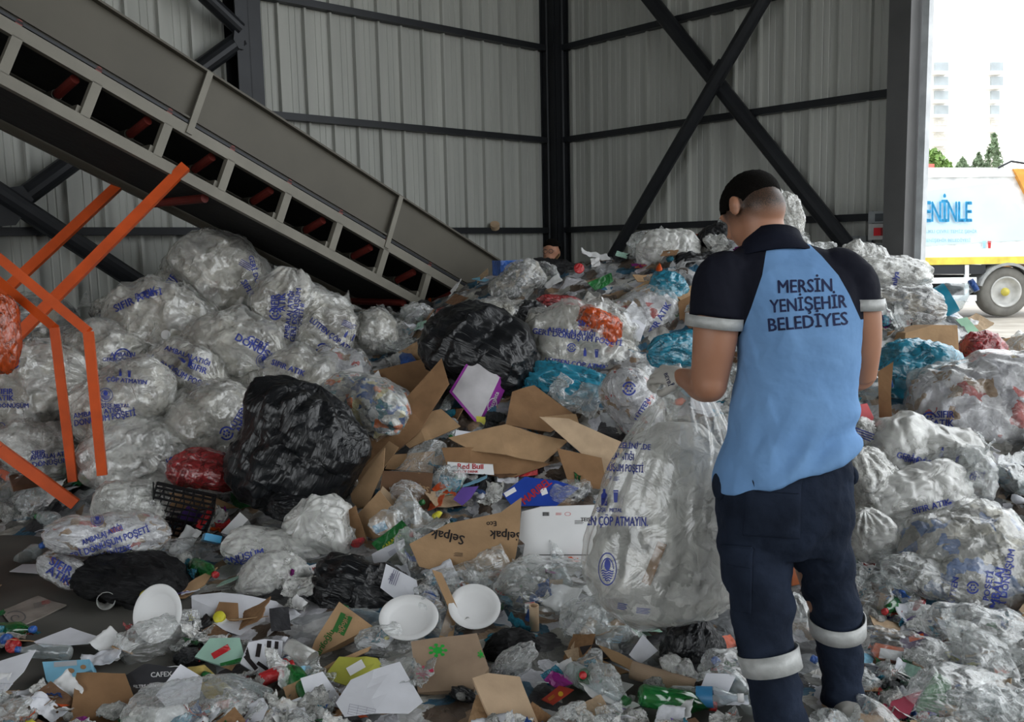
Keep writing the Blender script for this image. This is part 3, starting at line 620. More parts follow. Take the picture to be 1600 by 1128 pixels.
# ------------------------------------------------------------------ sacks
_sk = {}
def sack_data(seed, ar=.72, neck=True, crump=.05, ns=84, nphi=96, inner=False):
    key = (seed, ar, neck, crump, inner)
    if key in _sk: return _sk[key]
    rg = np.random.RandomState(seed); s = np.linspace(0, 1, ns); ph = np.linspace(0, 2*PI, nphi, endpoint=False)
    if neck:
        r = np.where(s < .3, np.sqrt(np.clip(1-((.3-s)/.3)**2.4, 0, 1)), 1.0)
        r = r*np.where(s > .5, 1-(np.clip((s-.5)/.34, 0, 1)**1.7)*.9, 1); r = np.where(s > .86, .10+(s-.86)/.14*.34, r)
    else: r = np.clip(1-np.abs(2*s-1)**3.4, 0, 1)**.62
    r = np.maximum(r, .012); S, PH = np.meshgrid(s, ph, indexing='ij'); RR = np.repeat(r[:, None], nphi, 1)*ar*.5
    x = (S-.45)*1.0; base = np.stack([x.ravel(), (RR*np.cos(PH)).ravel(), (RR*np.sin(PH)).ravel()], 1)
    nk = np.clip((S-.45)/.4, 0, 1).ravel() if neck else np.clip(np.abs(2*S-1)*1.25-.25, 0, 1).ravel()**1.5*.9
    rid = np.zeros(base.shape[0]); p_ = PH.ravel()
    for k in range(5):
        kk = rg.randint(7, 19); rid += np.abs((((p_*kk/(2*PI))+rg.rand()+.4*np.sin(S.ravel()*7+k)) % 1)-.5)*4-1
    rad = 1+.08*np.cos(3*p_+seed*1.7+S.ravel()*2)+.07*np.cos(2*p_+seed)+.09*folds(base, seed+41, 1.7, 3)+.10*lump(base, seed+1, 5)+crump*2.2*folds(base, seed+2, 3.4)+crump*1.2*folds(base, seed+3, 8)+nk*.07*rid
    if inner: rad = rad*.88+.07*folds(base, seed+7, 5)+.03*folds(base, seed+9, 11)
    base[:, 1] *= rad; base[:, 2] *= rad; base[:, 0] += .025*folds(base, seed+5, 4)
    base[:, 1] += .04*np.sin(base[:, 0]*5+seed); low = base[:, 2] < -.22*ar/.72; base[low, 2] = -.22*ar/.72+(base[low, 2]+.22*ar/.72)*.45
    if inner:
        keep = S.ravel() < (.80 if neck else 1); base[~keep] = base[keep][-1]*0+np.array([.33, 0, 0])
    F = []
    for i in range(ns-1):
        for k in range(nphi): l = (k+1) % nphi; F.append((i*nphi+k, i*nphi+l, (i+1)*nphi+l, (i+1)*nphi+k))
    F.append(tuple(range(nphi-1, -1, -1)))
    if not neck: F.append(tuple(range((ns-1)*nphi, ns*nphi)))
    me = mesh('sack', base, F); _sk[key] = me; return me
_ms = {}
CR = {'black': .030, 'matte': .045, 'empty': .045, 'clear': .040, 'white': .040}
def sackmesh(mat, *a, **k):
    key = (mat.name, a, tuple(sorted(k.items())))
    if key not in _ms: m = sack_data(*a, **k).copy(); m.materials.append(mat); _ms[key] = m
    return _ms[key]
def orient(rot, dirs=None): return Euler([R(a) for a in rot]).to_matrix().to_4x4()
def sack(px, py, w, yy, rot, label, kind='clear', seed=1, short=None, sc=(1, 1, 1), neck=True, group=None, prints=None, pm=None, name=None, cat=None, ar=.72):
    """w: length in photo pixels; yy: distance into the hall (None: where the heap is)"""
    if yy is None: h = hit(px, py); yy = h.y-.03
    c = P(px, py, yy); L = w*yy/FPX*1.12
    M = Matrix.Translation(c) @ orient(rot) @ Matrix.Diagonal((L*sc[0], L*sc[1], L*sc[2], 1))
    shell = {'clear': M_FILMS, 'milky': M_FILMM, 'paper': M_FILMS, 'mixed': M_FILMS, 'bottles': M_FILMS, 'dark': M_FILMS, 'black': M_BLACK, 'matte': M_BLACKM, 'blue': M_FILMB, 'red': M_FILMR, 'orange': M_FILMO, 'empty': M_FILM, 'white': M_FILMS}[kind]
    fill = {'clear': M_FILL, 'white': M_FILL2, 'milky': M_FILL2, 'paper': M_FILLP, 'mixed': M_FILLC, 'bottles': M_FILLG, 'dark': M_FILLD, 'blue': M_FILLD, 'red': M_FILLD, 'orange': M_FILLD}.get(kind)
    nm = name or ('plastic_sack' if kind not in ('black', 'matte') else 'black_sack')
    root = bpy.data.objects.new(nm, sackmesh(shell, seed, ar, neck, CR.get(kind, .030))); COL.objects.link(root); root.matrix_world = M
    tag(root, label, cat or 'sack', group)
    if fill:
        ch = bpy.data.objects.new('contents', sackmesh(fill, seed, ar, neck, CR.get(kind, .030), inner=True)); COL.objects.link(ch); ch.parent = root
    if short: HERO.append((px, py, w*.48*max(sc[0], .6), w*.36, short))
    if prints:
        bpy.context.view_layer.update(); bv = wmesh(root)
        for mt, its in (prints if isinstance(prints[0][1], list) else [(M_BLUE, prints)]): lettering(bv, its, mt, 'printed_text', .004, root)
    return root
GS = 'clear sacks of film in the stack by the left wall'
Z = 'SIFIR'; 
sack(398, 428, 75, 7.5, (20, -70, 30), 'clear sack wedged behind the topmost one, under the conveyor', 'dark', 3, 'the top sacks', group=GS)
sack(290, 436, 105, 7.3, (0, -50, 10), 'blue-printed clear sack leaning behind the topmost sack of the stack', 'clear', 2, None, group=GS, prints=[('#zero', 262, 452, 22, 30), ('SIFIR', 272, 432, 12, 55), ('ATIK', 283, 425, 12, 55)])
sack(350, 452, 165, 6.95, (10, -55, 200), 'biggest clear sack at the very top of the stack', 'clear', 1, 'the topmost clear sack', sc=(1, 1.05, 1), group=GS, neck=False, prints=[('GERİ DÖNÜŞÜM', 402, 440, 8, -75), ('SIFIR ATIK', 395, 465, 10, -60), ('#lines', 385, 415, 10, -30)])
sack(440, 492, 125, 6.5, (90, -80, 20), 'upright cylindrical clear sack with zero waste print on its side', 'clear', 2, 'the upright printed sack', sc=(1, .95, .95), group=GS, neck=False, prints=[('#zero', 430, 490, 20, 0), ('SIFIR', 430, 473, 12, 90, .8), ('ATIK', 441, 472, 12, 90, .8), ('AMBALAJ ATIĞI', 452, 492, 8, 83), ('GERİ DÖNÜŞÜM', 462, 492, 8, 83), ('POŞETİ #', 470, 495, 7, 83)])
sack(243, 508, 165, 6.45, (0, 15, 15), 'wide clear sack below and left of the topmost sack, white disc inside', 'clear', 4, 'the wide clear sack', group=GS, neck=False, prints=[(M_WHITE, [('#disc', 259, 523, 15)]), (M_BLUE, [('SIFIR ATIK', 212, 468, 12, 25), ('POŞETİ', 232, 460, 9, 10)])])
sack(176, 492, 80, 6.95, (0, -30, 200), 'small blue-printed sack corner poking out above the orange handrail', 'clear', 5, None, group=GS, prints=[('SIFIR', 172, 492, 12, 20), ('ATIK', 172, 503, 12, 20)])
sack(380, 553, 165, 6.15, (0, 25, -25), 'clear sack in the middle of the stack with a wave crest print', 'clear', 6, 'the middle clear sack', group=GS, prints=[('#crest', 411, 564, 22, -20), ('DÖNÜŞÜM', 405, 547, 12, -30), ('GERİ', 402, 536, 11, -30)])
sack(505, 517, 135, 6.55, (0, 40, -40), 'clear sack with recycling ring print, right of the upright sack', 'clear', 7, 'the ring-printed sack', group=GS, prints=[('#zero', 504, 546, 20, -20), ('SIFIR', 519, 550, 10, -35), ('ATIK', 515, 558, 10, -35), ('LÜTFEN ÇÖP ATMAYIN', 526, 531, 9, -38, .8), ('#bottle', 541, 522, 11, -30), ('#cup', 553, 528, 11, -30), ('#lines', 545, 508, 9, -25)])
sack(575, 530, 105, 6.8, (0, 20, 160), 'plain clear sack at the right end of the stack under the conveyor', 'clear', 3, None, group=GS)
sack(168, 562, 145, 6.05, (0, -20, 20), 'clear sack with round arrows print between the handrails, upper row', 'clear', 1, 'the sack between the handrails', group=GS, prints=[('#ring', 192, 558, 28), ('AMBALAJ', 192, 554, 7), ('GERİ DÖNÜŞÜM', 192, 562, 6), ('#lines', 192, 574, 9)])
sack(300, 592, 145, 5.85, (0, 20, -22), 'clear sack printed with bottle and cup pictures, centre of the stack', 'clear', 2, 'the picture-printed sack', group=GS, prints=[('#bottle', 284, 562, 13, 55), ('#cup', 297, 567, 13, -20), ('GERİ DÖNÜŞÜM POŞETİ', 272, 580, 10, -26, .8), ('AMBALAJ ATIĞI', 293, 556, 8, -20), ('#crest', 252, 602, 22, 0), ('SIFIR', 310, 576, 10, -20)])
sack(40, 602, 165, 5.65, (10, 0, 10), 'clear sack with dark film inside, behind the handrails at the left edge', 'clear', 4, 'the leftmost sack', sc=(1, 1, 1), group=GS, neck=False, prints=[('#zero', 20, 566, 22, -15), ('SIFIR', 8, 612, 9), ('ATIK', 8, 622, 9), ('GERİ DÖNÜŞÜM', 8, 634, 7), ('#ring', 2, 666, 12)])
sack(183, 632, 155, 5.3, (0, -25, 25), 'clear sack with wave crest and recycling text behind the front handrail', 'clear', 5, 'the crest-printed sack', group=GS, neck=False, prints=[('#crest', 165, 617, 22), ('AMBALAJ ATIĞI', 152, 645, 8, 8), ('GERİ DÖNÜŞÜM POŞETİ', 150, 656, 10, 10, .8), ('#bottle', 188, 582, 11), ('#cup', 202, 584, 11), ('ÇÖP ATMAYIN', 198, 595, 7, -5), ('ŞİŞE METAL', 180, 634, 6)])
sack(335, 652, 165, 5.45, (0, -25, 22), 'large clear sack low in the stack above the red bag', 'clear', 6, 'the sack above the red bag', group=GS, prints=[('#zero', 354, 677, 22, 20), ('LÜTFEN ÇÖP', 380, 640, 9, 60), ('AMBALAJ ATIĞI', 392, 632, 10, 66), ('DÖNÜŞÜM', 400, 622, 8, 66)])
sack(465, 592, 140, 6.0, (0, -20, 190), 'clear sack below the ring-printed one, above the black sack', 'clear', 7, None, group=GS, prints=[('SIFIR ATIK', 450, 575, 9, -20)])
sack(540, 585, 110, 6.2, (0, 15, 20), 'white-filled sack at the foot of the stack beside the cardboard', 'paper', 2, None, group=GS)
sack(225, 728, 190, 5.15, (0, 30, -20), 'pale clear sack slumped at the foot of the stack on the front handrail', 'white', 1, 'the slumped clear sack', sc=(1, 1, .9), group=GS, prints=[('SIFIR', 268, 730, 11, -70), ('ATIK', 276, 728, 11, -70)])
sack(75, 702, 150, 5.3, (0, 10, 10), 'flattened printed sack low behind the stair at the left edge', 'white', 7, None, sc=(1, 1, .8), group=GS, prints=[('GERİ DÖNÜŞÜM POŞETİ', 85, 722, 8, 8), ('AMBALAJ ATIĞI', 80, 712, 7, 8), ('SIFIR', 60, 708, 8, 5)])
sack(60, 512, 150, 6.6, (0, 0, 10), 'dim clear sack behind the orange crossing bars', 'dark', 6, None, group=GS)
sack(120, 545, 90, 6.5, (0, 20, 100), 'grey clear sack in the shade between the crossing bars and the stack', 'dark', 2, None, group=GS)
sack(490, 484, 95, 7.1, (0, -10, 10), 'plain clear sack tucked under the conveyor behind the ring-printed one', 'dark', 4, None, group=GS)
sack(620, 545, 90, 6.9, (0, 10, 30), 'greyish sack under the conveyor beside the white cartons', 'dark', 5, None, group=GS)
sack(420, 610, 105, 6.1, (0, 30, 60), 'plain clear sack squeezed under the middle of the stack', 'clear', 3, None, group=GS)
sack(95, 640, 100, 5.9, (0, 20, 60), 'plain clear sack deep behind the front handrail', 'clear', 6, None, group=GS)
sack(-70, 560, 160, 6.2, (0, 20, 60), 'clear sack beyond the orange bars at the far left', 'clear', 5, None, group=GS)
sack(2, 515, 115, 4.9, (0, 90, 10), 'orange-red bag hanging behind the handrail at the left edge', 'orange', 2, 'the orange bag', neck=False, sc=(1, .6, .6))['kind'] = 'thing'
# centre
sack(897, 553, 185, 6.0, (10, 5, 8), 'big clear bag of white scraps with orange at its top, centre of the heap', 'clear', 4, 'the big clear bag', neck=False, sc=(1, 1, 1), ar=.80, prints=[('AMBALAJ ATIĞI', 893, 519, 8, -6), ('GERİ DÖNÜŞÜM POŞETİ', 902, 527, 9, -8), ('#zero', 893, 543, 14), ('#bottle', 914, 550, 13), ('#cup', 932, 552, 13), ('LÜTFEN ÇÖP ATMAYIN', 908, 570, 8, -7), ('SIFIR', 915, 506, 9, -5)])
sack(930, 508, 75, 5.85, (0, 30, 10), 'orange-topped bundle inside clear film above the big bag', 'orange', 6, None, neck=False)
sack(888, 612, 165, 5.55, (0, 15, -16), 'blue translucent bag sagging below the big clear bag', 'blue', 5, 'the blue bag', sc=(1, .7, .7), neck=False, name='blue_bag', cat='bag')
sack(935, 640, 70, 5.5, (0, 15, -10), 'small purple bag end under the blue bag', 'dark', 3, None, neck=False, name='purple_bag', cat='bag')
sack(565, 642, 165, 5.35, (0, 10, -25), 'clear bag of blue, orange and white bottles above the black sack', 'mixed', 2, 'the bag of coloured bottles', neck=False, sc=(1, .9, .9))
sack(742, 552, 175, 5.75, (0, 25, -25), 'glossy black sack behind the purple-edged box', 'black', 1, 'the glossy black sack', sc=(1, 1, 1), neck=False)
sack(455, 715, 195, 4.75, (60, -62, 10), 'large smooth black sack leaning in the middle of the left slope', 'black', 5, 'the large black sack', sc=(1, 1.15, 1.0), neck=False, ar=.85)
sack(475, 795, 120, 4.5, (0, 15, 30), 'crumpled shiny black film below the large black sack', 'black', 6, 'the shiny black film', sc=(1, .8, .6), neck=False)
sack(200, 908, 175, 3.9, (0, 5, -12), 'matt black bag lying on the floor in front of the crate', 'matte', 2, 'the matt black bag', sc=(1, 1, .62), neck=False)
sack(560, 925, 170, 3.75, (0, 15, -15), 'crumpled black bag beside the green-labelled carton', 'black', 4, 'the crumpled black bag', sc=(1, 1, .8), neck=False)
sack(1085, 1010, 115, 3.05, (0, -75, 20), 'knotted small black bag under the held sack', 'black', 7, 'the knotted black bag', sc=(1, 1.1, 1.1))
sack(795, 1012, 85, 3.15, (0, 0, 15), 'small matt black bag lying on the blue film', 'matte', 1, 'the small black bag', sc=(1, .9, .7), neck=False)
sack(832, 515, 95, 6.2, (0, 40, 50), 'black sack piled behind the big clear bag', 'black', 3, 'the rear black sack', neck=False)
sack(1090, 432, 95, 6.9, (0, 10, 20), 'black sack high on the heap left of the worker', 'black', 2, 'the high black sack', neck=False)
sack(1125, 388, 80, 7.15, (0, 60, 20), 'black sack standing at the heap top behind the worker', 'black', 4, None, neck=False)
sack(862, 425, 90, 7.4, (0, 10, 15), 'grey-black film bundle on the ridge in front of the far worker', 'matte', 5, None, sc=(1, .7, .6), neck=False)
sack(312, 738, 100, 4.85, (0, 12, -8), 'red translucent bag at the foot of the sack stack', 'red', 1, 'the red bag', neck=False, name='red_bag', cat='bag', sc=(1, .9, .85))
sack(872, 476, 70, 6.35, (0, 10, 10), 'maroon plastic bag above the big clear bag', 'red', 3, 'the maroon bag', neck=False, sc=(1, .7, .5), name='red_bag', cat='bag')
sack(790, 505, 130, 6.25, (0, 5, 10), 'clear sack of yellowish film behind the glossy black sack', 'clear', 6, 'the yellowish sack', sc=(1, .8, .8), neck=False)
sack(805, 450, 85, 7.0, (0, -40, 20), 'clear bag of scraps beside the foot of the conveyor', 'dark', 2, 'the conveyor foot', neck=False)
sack(1000, 500, 125, 6.25, (0, -20, 20), 'clear bag of white paper and blue print right of the big bag', 'paper', 5, 'the paper bag', neck=False, prints=[('SIFIR ATIK', 1030, 500, 10, 60), ('#crest', 1022, 522, 16)])
sack(1035, 470, 80, 6.3, (0, -60, 20), 'blue-printed clear bag right of the paper bag', 'blue', 7, None, neck=False, name='blue_bag', cat='bag')
sack(1060, 550, 105, 4.6, (0, 0, 20), 'teal and pink packaging bag beside the worker glove', 'blue', 3, 'the glove', neck=False, sc=(1, .7, .7), name='teal_bag', cat='bag')
sack(985, 625, 110, 4.9, (0, 60, 20), 'clear bag of colourful scraps with ring logo left of the held sack', 'paper', 1, 'the colourful bag', neck=False, prints=[('#zero', 983, 607, 22), ('LÜTFEN', 1004, 640, 8, 60)])
sack(1040, 398, 90, 7.1, (0, 10, 0), 'pale clear bundle on the ridge of the heap', 'milky', 3, None, neck=False)
sack(1175, 322, 105, 7.35, (0, 80, 20), 'white film bundle at the very top of the heap behind the head', 'white', 6, None, neck=False)
sack(1225, 335, 70, 7.3, (0, 70, 50), 'white printed sack peeking out right of the worker head', 'white', 2, None, neck=False)
sack(820, 1010, 150, 3.3, (0, 10, 20), 'thin light blue bag under the small black bag', 'blue', 4, 'the light blue bag', sc=(1, .7, .35), neck=False, name='blue_bag', cat='bag')
sack(690, 1082, 190, 2.95, (0, 5, 0), 'flat blue bag spread under the kraft sheets at the front', 'blue', 6, 'the flat blue bag', sc=(1, .6, .25), neck=False, name='blue_bag', cat='bag')
sack(160, 835, 175, 4.05, (0, 10, 40), 'torn printed clear sack lying on the floor behind the matt black bag', 'paper', 7, 'the torn printed sack', sc=(1, .8, .5), neck=False, prints=[('AMBALAJ ATIĞI', 160, 836, 9, 22, .8), ('GERİ DÖNÜŞÜM POŞETİ', 168, 850, 11, 20, .8), ('GÜZELİNİZDE', 170, 866, 9, 18, .9), ('#crest', 152, 812, 20)])
sack(100, 890, 90, 3.95, (0, 20, 0), 'blue-printed clear bag end left of the matt black bag', 'paper', 3, None, sc=(1, .9, .7), neck=False, prints=[('SIFIR', 95, 885, 14, -30), ('ATIK', 92, 900, 14, -30)])
sack(420, 860, 150, 4.2, (0, 10, 15), 'clear bag of film with blue print below the shiny black film', 'milky', 2, 'the blue-printed film bag', sc=(1, .8, .6), neck=False, prints=[('DÖNÜŞÜM', 375, 872, 11, 15), ('POŞETİ', 372, 884, 11, 12)])
sack(505, 830, 130, 4.3, (0, 40, 70), 'milky film bag standing right of the shiny black film', 'milky', 4, None, neck=False)
sack(420, 905, 110, 3.9, (0, 0, 50), 'round milky film bag in front of the blue-printed film bag', 'milky', 1, None, sc=(1, 1, .8), neck=False)
sack(200, 790, 110, 4.45, (0, 15, 40), 'pale bag with red and yellow wrappers inside, left of the crate', 'white', 5, 'the pale bag', neck=False)
# right
sack(1528, 655, 215, 4.75, (0, -10, 10), 'large clear sack of white paper with zero waste print, right slope', 'paper', 2, 'the paper sack', neck=False, ar=.85, prints=[('#zero', 1452, 655, 24), ('SIFIR', 1477, 648, 11, 0, .9), ('ATIK', 1474, 662, 12, 0, .9), ('GÜZELİNİZDE', 1482, 678, 6)])
sack(1465, 725, 230, 4.25, (0, 20, -22), 'clear sack with bottle pictures and yellow wrappers, below the paper sack', 'milky', 7, 'the yellow-wrapper sack', sc=(1, .9, .75), prints=[('#bottle', 1472, 706, 15, -10), ('#cup', 1496, 716, 13, -10), ('GERİ DÖNÜŞÜM POŞETİ', 1470, 728, 10, -14, .9), ('AMBALAJ ATIĞI', 1488, 738, 9, -14, .9), ('SIFIR ATIK', 1440, 722, 9, -10), ('#cup', 1425, 742, 12)])
sack(1415, 790, 190, 3.85, (0, -10, 15), 'creased milky sack between the worker and the bottle sack', 'milky', 3, 'the creased sack', sc=(1, .8, .75), neck=False, prints=[('SIFIR ATIK', 1455, 792, 10, 15), ('#crest', 1485, 788, 14)])
sack(1525, 875, 260, 3.45, (0, -12, 14), 'big tied clear sack of empty bottles at the right edge', 'bottles', 5, 'the bottle sack', sc=(1, .95, .95), prints=[('AMBALAJ', 1558, 925, 14, 80), ('GERİ DÖNÜŞÜM', 1572, 915, 11, 80), ('LÜTFEN', 1490, 925, 10, 80), ('#zero', 1520, 918, 20), ('POŞETİ', 1545, 915, 10, 80)])
sack(1350, 760, 130, 3.9, (0, 80, 20), 'pale crumpled sack right behind the worker hip', 'white', 4, None, neck=False)
sack(1355, 850, 120, 3.6, (0, 80, 20), 'pale crumpled film below the hip-high sack beside the worker', 'milky', 6, None, neck=False)
sack(1430, 605, 125, 5.2, (0, -60, 40), 'turquoise sack stuffed full below the cardboard box', 'blue', 1, 'the turquoise sack', neck=False, ar=.95, name='turquoise_sack')
sack(1348, 690, 80, 4.3, (0, 60, 20), 'white sack with blue stripes beside the worker shirt', 'white', 2, None, neck=False, prints=[('#lines', 1350, 680, 14, -20)])
sack(1385, 428, 125, 6.75, (0, 5, 5), 'milky rolls of film at the top of the heap before the doorway', 'white', 5, 'the film rolls', neck=False, sc=(1, .6, .6), prints=[('Familya', 1398, 442, 9, 80)])
sack(1345, 405, 70, 6.9, (0, 20, 5), 'white film bundle beside the worker right shoulder', 'white', 7, None, neck=False)
sack(1395, 480, 130, 6.2, (0, 5, -8), 'dark shiny film sack below the milky rolls', 'dark', 3, None, neck=False, sc=(1, .7, .6))
sack(1535, 548, 70, 5.7, (0, 20, 5), 'red and clear bag of wrappers above the orange box', 'red', 4, 'the red wrappers', neck=False)
sack(1590, 640, 130, 4.9, (0, 20, 35), 'clear sack cut by the right edge above the paper sack', 'paper', 3, None, neck=False)
for i, (x, y, w, r_, l) in enumerate(((1440, 905, 130, (0, 20, -20), 'loose clear film ballooned beside the bottle sack'), (1530, 990, 180, (0, 10, -10), 'large clear film hump low at the right edge'), (1400, 860, 110, (0, 0, 10), 'clear film puffed up behind the right trouser leg'), (1400, 1020, 150, (0, 0, -30), 'sheet of glossy clear film before the orange tray'), (1245, 985, 130, (0, 80, 0), 'clear film bunched between the worker boots'), (950, 1085, 110, (0, 80, 30), 'crumpled clear carrier bag standing on bare floor at the front'), (1150, 1050, 160, (0, 20, 40), 'clear film spread beside the left trouser leg'), (1500, 1095, 190, (0, 10, 10), 'clear film over the green bag at the lower right corner'), (645, 745, 120, (0, -40, 30), 'long twist of clear film hanging on the brown boxes'), (792, 708, 80, (0, 10, 20), 'clear film lying right of the red-lettered carton'), (650, 780, 100, (0, 30, 50), 'clear film bunch before the dark brown carton'), (890, 770, 90, (0, 0, 50), 'domed clear blister left of the held sack'), (880, 930, 230, (0, 5, 0), 'wide sheet of clear film lying under the white box'), (720, 910, 120, (0, 5, 40), 'clear film below the lettered carton'), (280, 870, 100, (0, 5, 40), 'crumpled clear film in front of the black crate'), (600, 1000, 100, (0, 10, 40), 'clear film between the plate and the black bag'), (940, 965, 150, (0, 0, 30), 'clear film hump beside the cardboard tube'), (250, 1000, 150, (0, 10, 70), 'clear film bunched against the white plate'), (290, 1110, 200, (0, 0, 10), 'clear film under the papers at the front'), (40, 780, 130, (0, 0, 0), 'shiny clear film heap under the stair'), (500, 740, 110, (0, 40, 70), 'grey clear film hanging right of the large black sack'))):
    h = hit(x, y); sack(x, y, w, h.y-.05, r_, l, 'empty', 1+(i*3) % 7, None, neck=False, sc=(1, .8, .6), name='clear_film', cat='film')
# ------------------------------------------------------------------ flat pieces and cartons
def plane_of(px, py, tilt, az, lift):
    h = hit(px, py); t = R(tilt); a = R(az); n = Vector((math.sin(a)*math.sin(t), -math.cos(a)*math.sin(t), math.cos(t)))
    return h + Vector((0, -.3, 1)).normalized()*lift, n
def onplane(px, py, c, n): d = ray(px, py); return CAM + d*((c-CAM).dot(n)/d.dot(n))
def sheet(name, cat, label, pts, tilt=40, az=0, lift=.06, mat=None, thick=.005, bend=.012, seed=None, short=None, prints=None, depth=0, group=None, grid=.04, cut=None, parent=None):
    HN[0] += 1; seed = seed or HN[0]*7
    cx = sum(p[0] for p in pts)/len(pts); cy = sum(p[1] for p in pts)/len(pts)
    c, n = plane_of(cx, cy, tilt, az, lift); smp = [((x*.92+cx*.08), (y*.92+cy*.08)) for x, y in pts]+[((x+cx)/2, (y+cy)/2) for x, y in pts]
    for _k in range(16):                             # pull it clear of the mass it rests on
        ok_ = 0
        for x, y in smp:
            q_ = onplane(x, y, c, n); h_ = hit(x, y)
            if (q_-CAM).length < (h_-CAM).length-.015 if h_ else True: ok_ += 1
        if ok_ >= len(smp)-1: break
        c = c+(CAM-c).normalized()*.025
    W3 = [onplane(x, y, c, n) for x, y in pts]
    X = (W3[1]-W3[0]).normalized(); Y = n.cross(X).normalized(); O = sum(W3, Vector())/len(W3)
    bm = bmesh.new(); vs = [bm.verts.new(((p-O).dot(X), (p-O).dot(Y), 0)) for p in W3]; f = bm.faces.new(vs); bm.normal_update()
    if f.normal.z < 0: f.normal_flip()
    if not depth:
        for ax in (Vector((1, 0, 0)), Vector((0, 1, 0))):
            q = [v.co.dot(ax) for v in bm.verts]; a, b = min(q), max(q); k = a+grid
            while k < b: bmesh.ops.bisect_plane(bm, geom=bm.verts[:]+bm.edges[:]+bm.faces[:], plane_co=ax*k, plane_no=ax); k += grid
        A = np.array([v.co[:] for v in bm.verts]); dz = (folds(A, seed, 1.8, 3)*bend+lump(A, seed+1, 5)*bend*.8)
        for v, z in zip(bm.verts, dz): v.co.z += z
        th = thick
    else: th = depth
    g = bmesh.ops.extrude_face_region(bm, geom=bm.faces[:]); nv = [e for e in g['geom'] if isinstance(e, bmesh.types.BMVert)]
    # extrude_face_region leaves the old faces behind: push the new cap towards the camera side zero, old to the back
    old = set(bm.verts)-set(nv)
    for v in old: v.co.z -= th
    bmesh.ops.recalc_face_normals(bm, faces=bm.faces)
    me = bpy.data.meshes.new(name); bm.to_mesh(me); bm.free()
    o = link(name, me, mat or M_CARD[0]); o.matrix_world = Matrix(((X.x, Y.x, n.x, O.x), (X.y, Y.y, n.y, O.y), (X.z, Y.z, n.z, O.z), (0, 0, 0, 1)))
    tag(o, label, cat, group)
    if short:
        xs = [p[0] for p in pts]; ys_ = [p[1] for p in pts]; HERO.append((cx, cy, (max(xs)-min(xs))*.45, (max(ys_)-min(ys_))*.45, short))
    if prints:
        bpy.context.view_layer.update(); bv = wmesh(o)
        for mt, its in prints: lettering(bv, its, mt, 'printed_text', .002, o)
    return o
def face(root, name, pts, mat, base, off=.004):       # a flat part glued on a planar face of root (root's own plane)
    n = Vector(base.matrix_world.col[2][:3]); c = Vector(base.matrix_world.col[3][:3])+n*off
    W3 = [onplane(x, y, c, n) for x, y in pts]; o = MB().prism(W3, n*-.003).build(name, mat)
    o.parent = root; o.matrix_parent_inverse = root.matrix_world.inverted(); return o
B_, D_, L_, K_ = M_CARD[0], M_CARD[1], M_CARD[2], M_CARD[3]
S = lambda *a, **k: sheet(*a, **k)
CB = 'cardboard_sheet'; CC = 'cardboard'
S(CB, CC, 'tan torn cardboard sheet slanting down against the held sack', [(842, 652), (888, 655), (978, 694), (962, 735), (950, 752), (905, 705)], 62, 8, .32, L_, short='the slanting sheet', bend=.01)
S(CB, CC, 'long tan cardboard sheet lying flat below the purple-edged box', [(700, 682), (790, 664), (888, 690), (850, 722), (738, 704)], 38, 0, .22, B_, short='the flat tan sheet')
S(CB, CC, 'brown cardboard sheet sloping from the bottle bag down to the boxes', [(535, 705), (600, 655), (690, 560), (702, 600), (650, 680), (560, 760), (530, 745)], 55, -10, .12, D_, short='the sloping brown sheet')
S(CB, CC, 'wide brown cardboard flap behind the white-lettered carton strip', [(582, 578), (680, 556), (700, 585), (660, 640), (612, 610)], 50, -10, .10, D_)
S(CB, CC, 'tan cardboard edge piece leaning at the left of the long flat sheet', [(600, 668), (690, 640), (720, 668), (640, 700)], 35, -10, .16, B_)
S(CB, CC, 'stacked brown cardboard layers right of the purple-edged box', [(800, 612), (835, 600), (905, 650), (860, 676), (790, 665)], 40, 5, .16, D_)
S(CB, CC, 'second cardboard layer under the long flat sheet', [(690, 700), (760, 700), (860, 725), (800, 745), (700, 735)], 50, 0, .14, D_)
S(CB, CC, 'curled brown cardboard piece behind the blue-lettered packet', [(870, 700), (940, 715), (950, 770), (890, 760)], 60, 0, .12, D_)
S(CB, CC, 'narrow brown cardboard strips on end beside the flat tan sheet', [(545, 762), (610, 690), (625, 700), (560, 790)], 65, -20, .14, B_)
S(CB, CC, 'brown corrugated flap standing left of the dark brown carton', [(548, 772), (572, 740), (602, 700), (600, 735), (575, 790), (552, 800)], 70, -20, .10, B_)
S('carton', 'carton', 'dark brown printed carton wall in the middle of the heap', [(598, 735), (676, 738), (668, 795), (640, 812), (590, 785)], 60, -8, .16, K_, short='the dark brown carton', prints=[(M_CARD[0], [('Selpak', 655, 762, 9, 170), ('PUMO', 640, 780, 10, 170), ('#bar', 655, 738, 3)])])
S('carton', 'carton', 'tan carton top with dark small print above the dark brown carton', [(610, 712), (680, 706), (676, 738), (602, 733)], 45, -5, .18, B_, prints=[(K_, [('#lines', 660, 725, 9, 178)])])
sp = S('carton', 'carton', 'large opened cardboard carton with upside-down lettering, centre of the heap', [(640, 850), (700, 818), (782, 800), (815, 776), (812, 832), (806, 868), (795, 905), (772, 910), (740, 888), (690, 895), (655, 885)], 66, 0, .16, B_, short='the lettered carton', bend=.012,
  prints=[(M_BLACKP, [('Selpak', 790, 836, 14, 176), ('Selpak', 700, 838, 15, 168), ('Eco', 768, 818, 8, 185), ('#lines', 716, 866, 6, 176), ('#lines', 780, 862, 6, 176), ('#lines', 770, 888, 12, 20), ('#bar', 733, 880, 10, 60, .12)])])
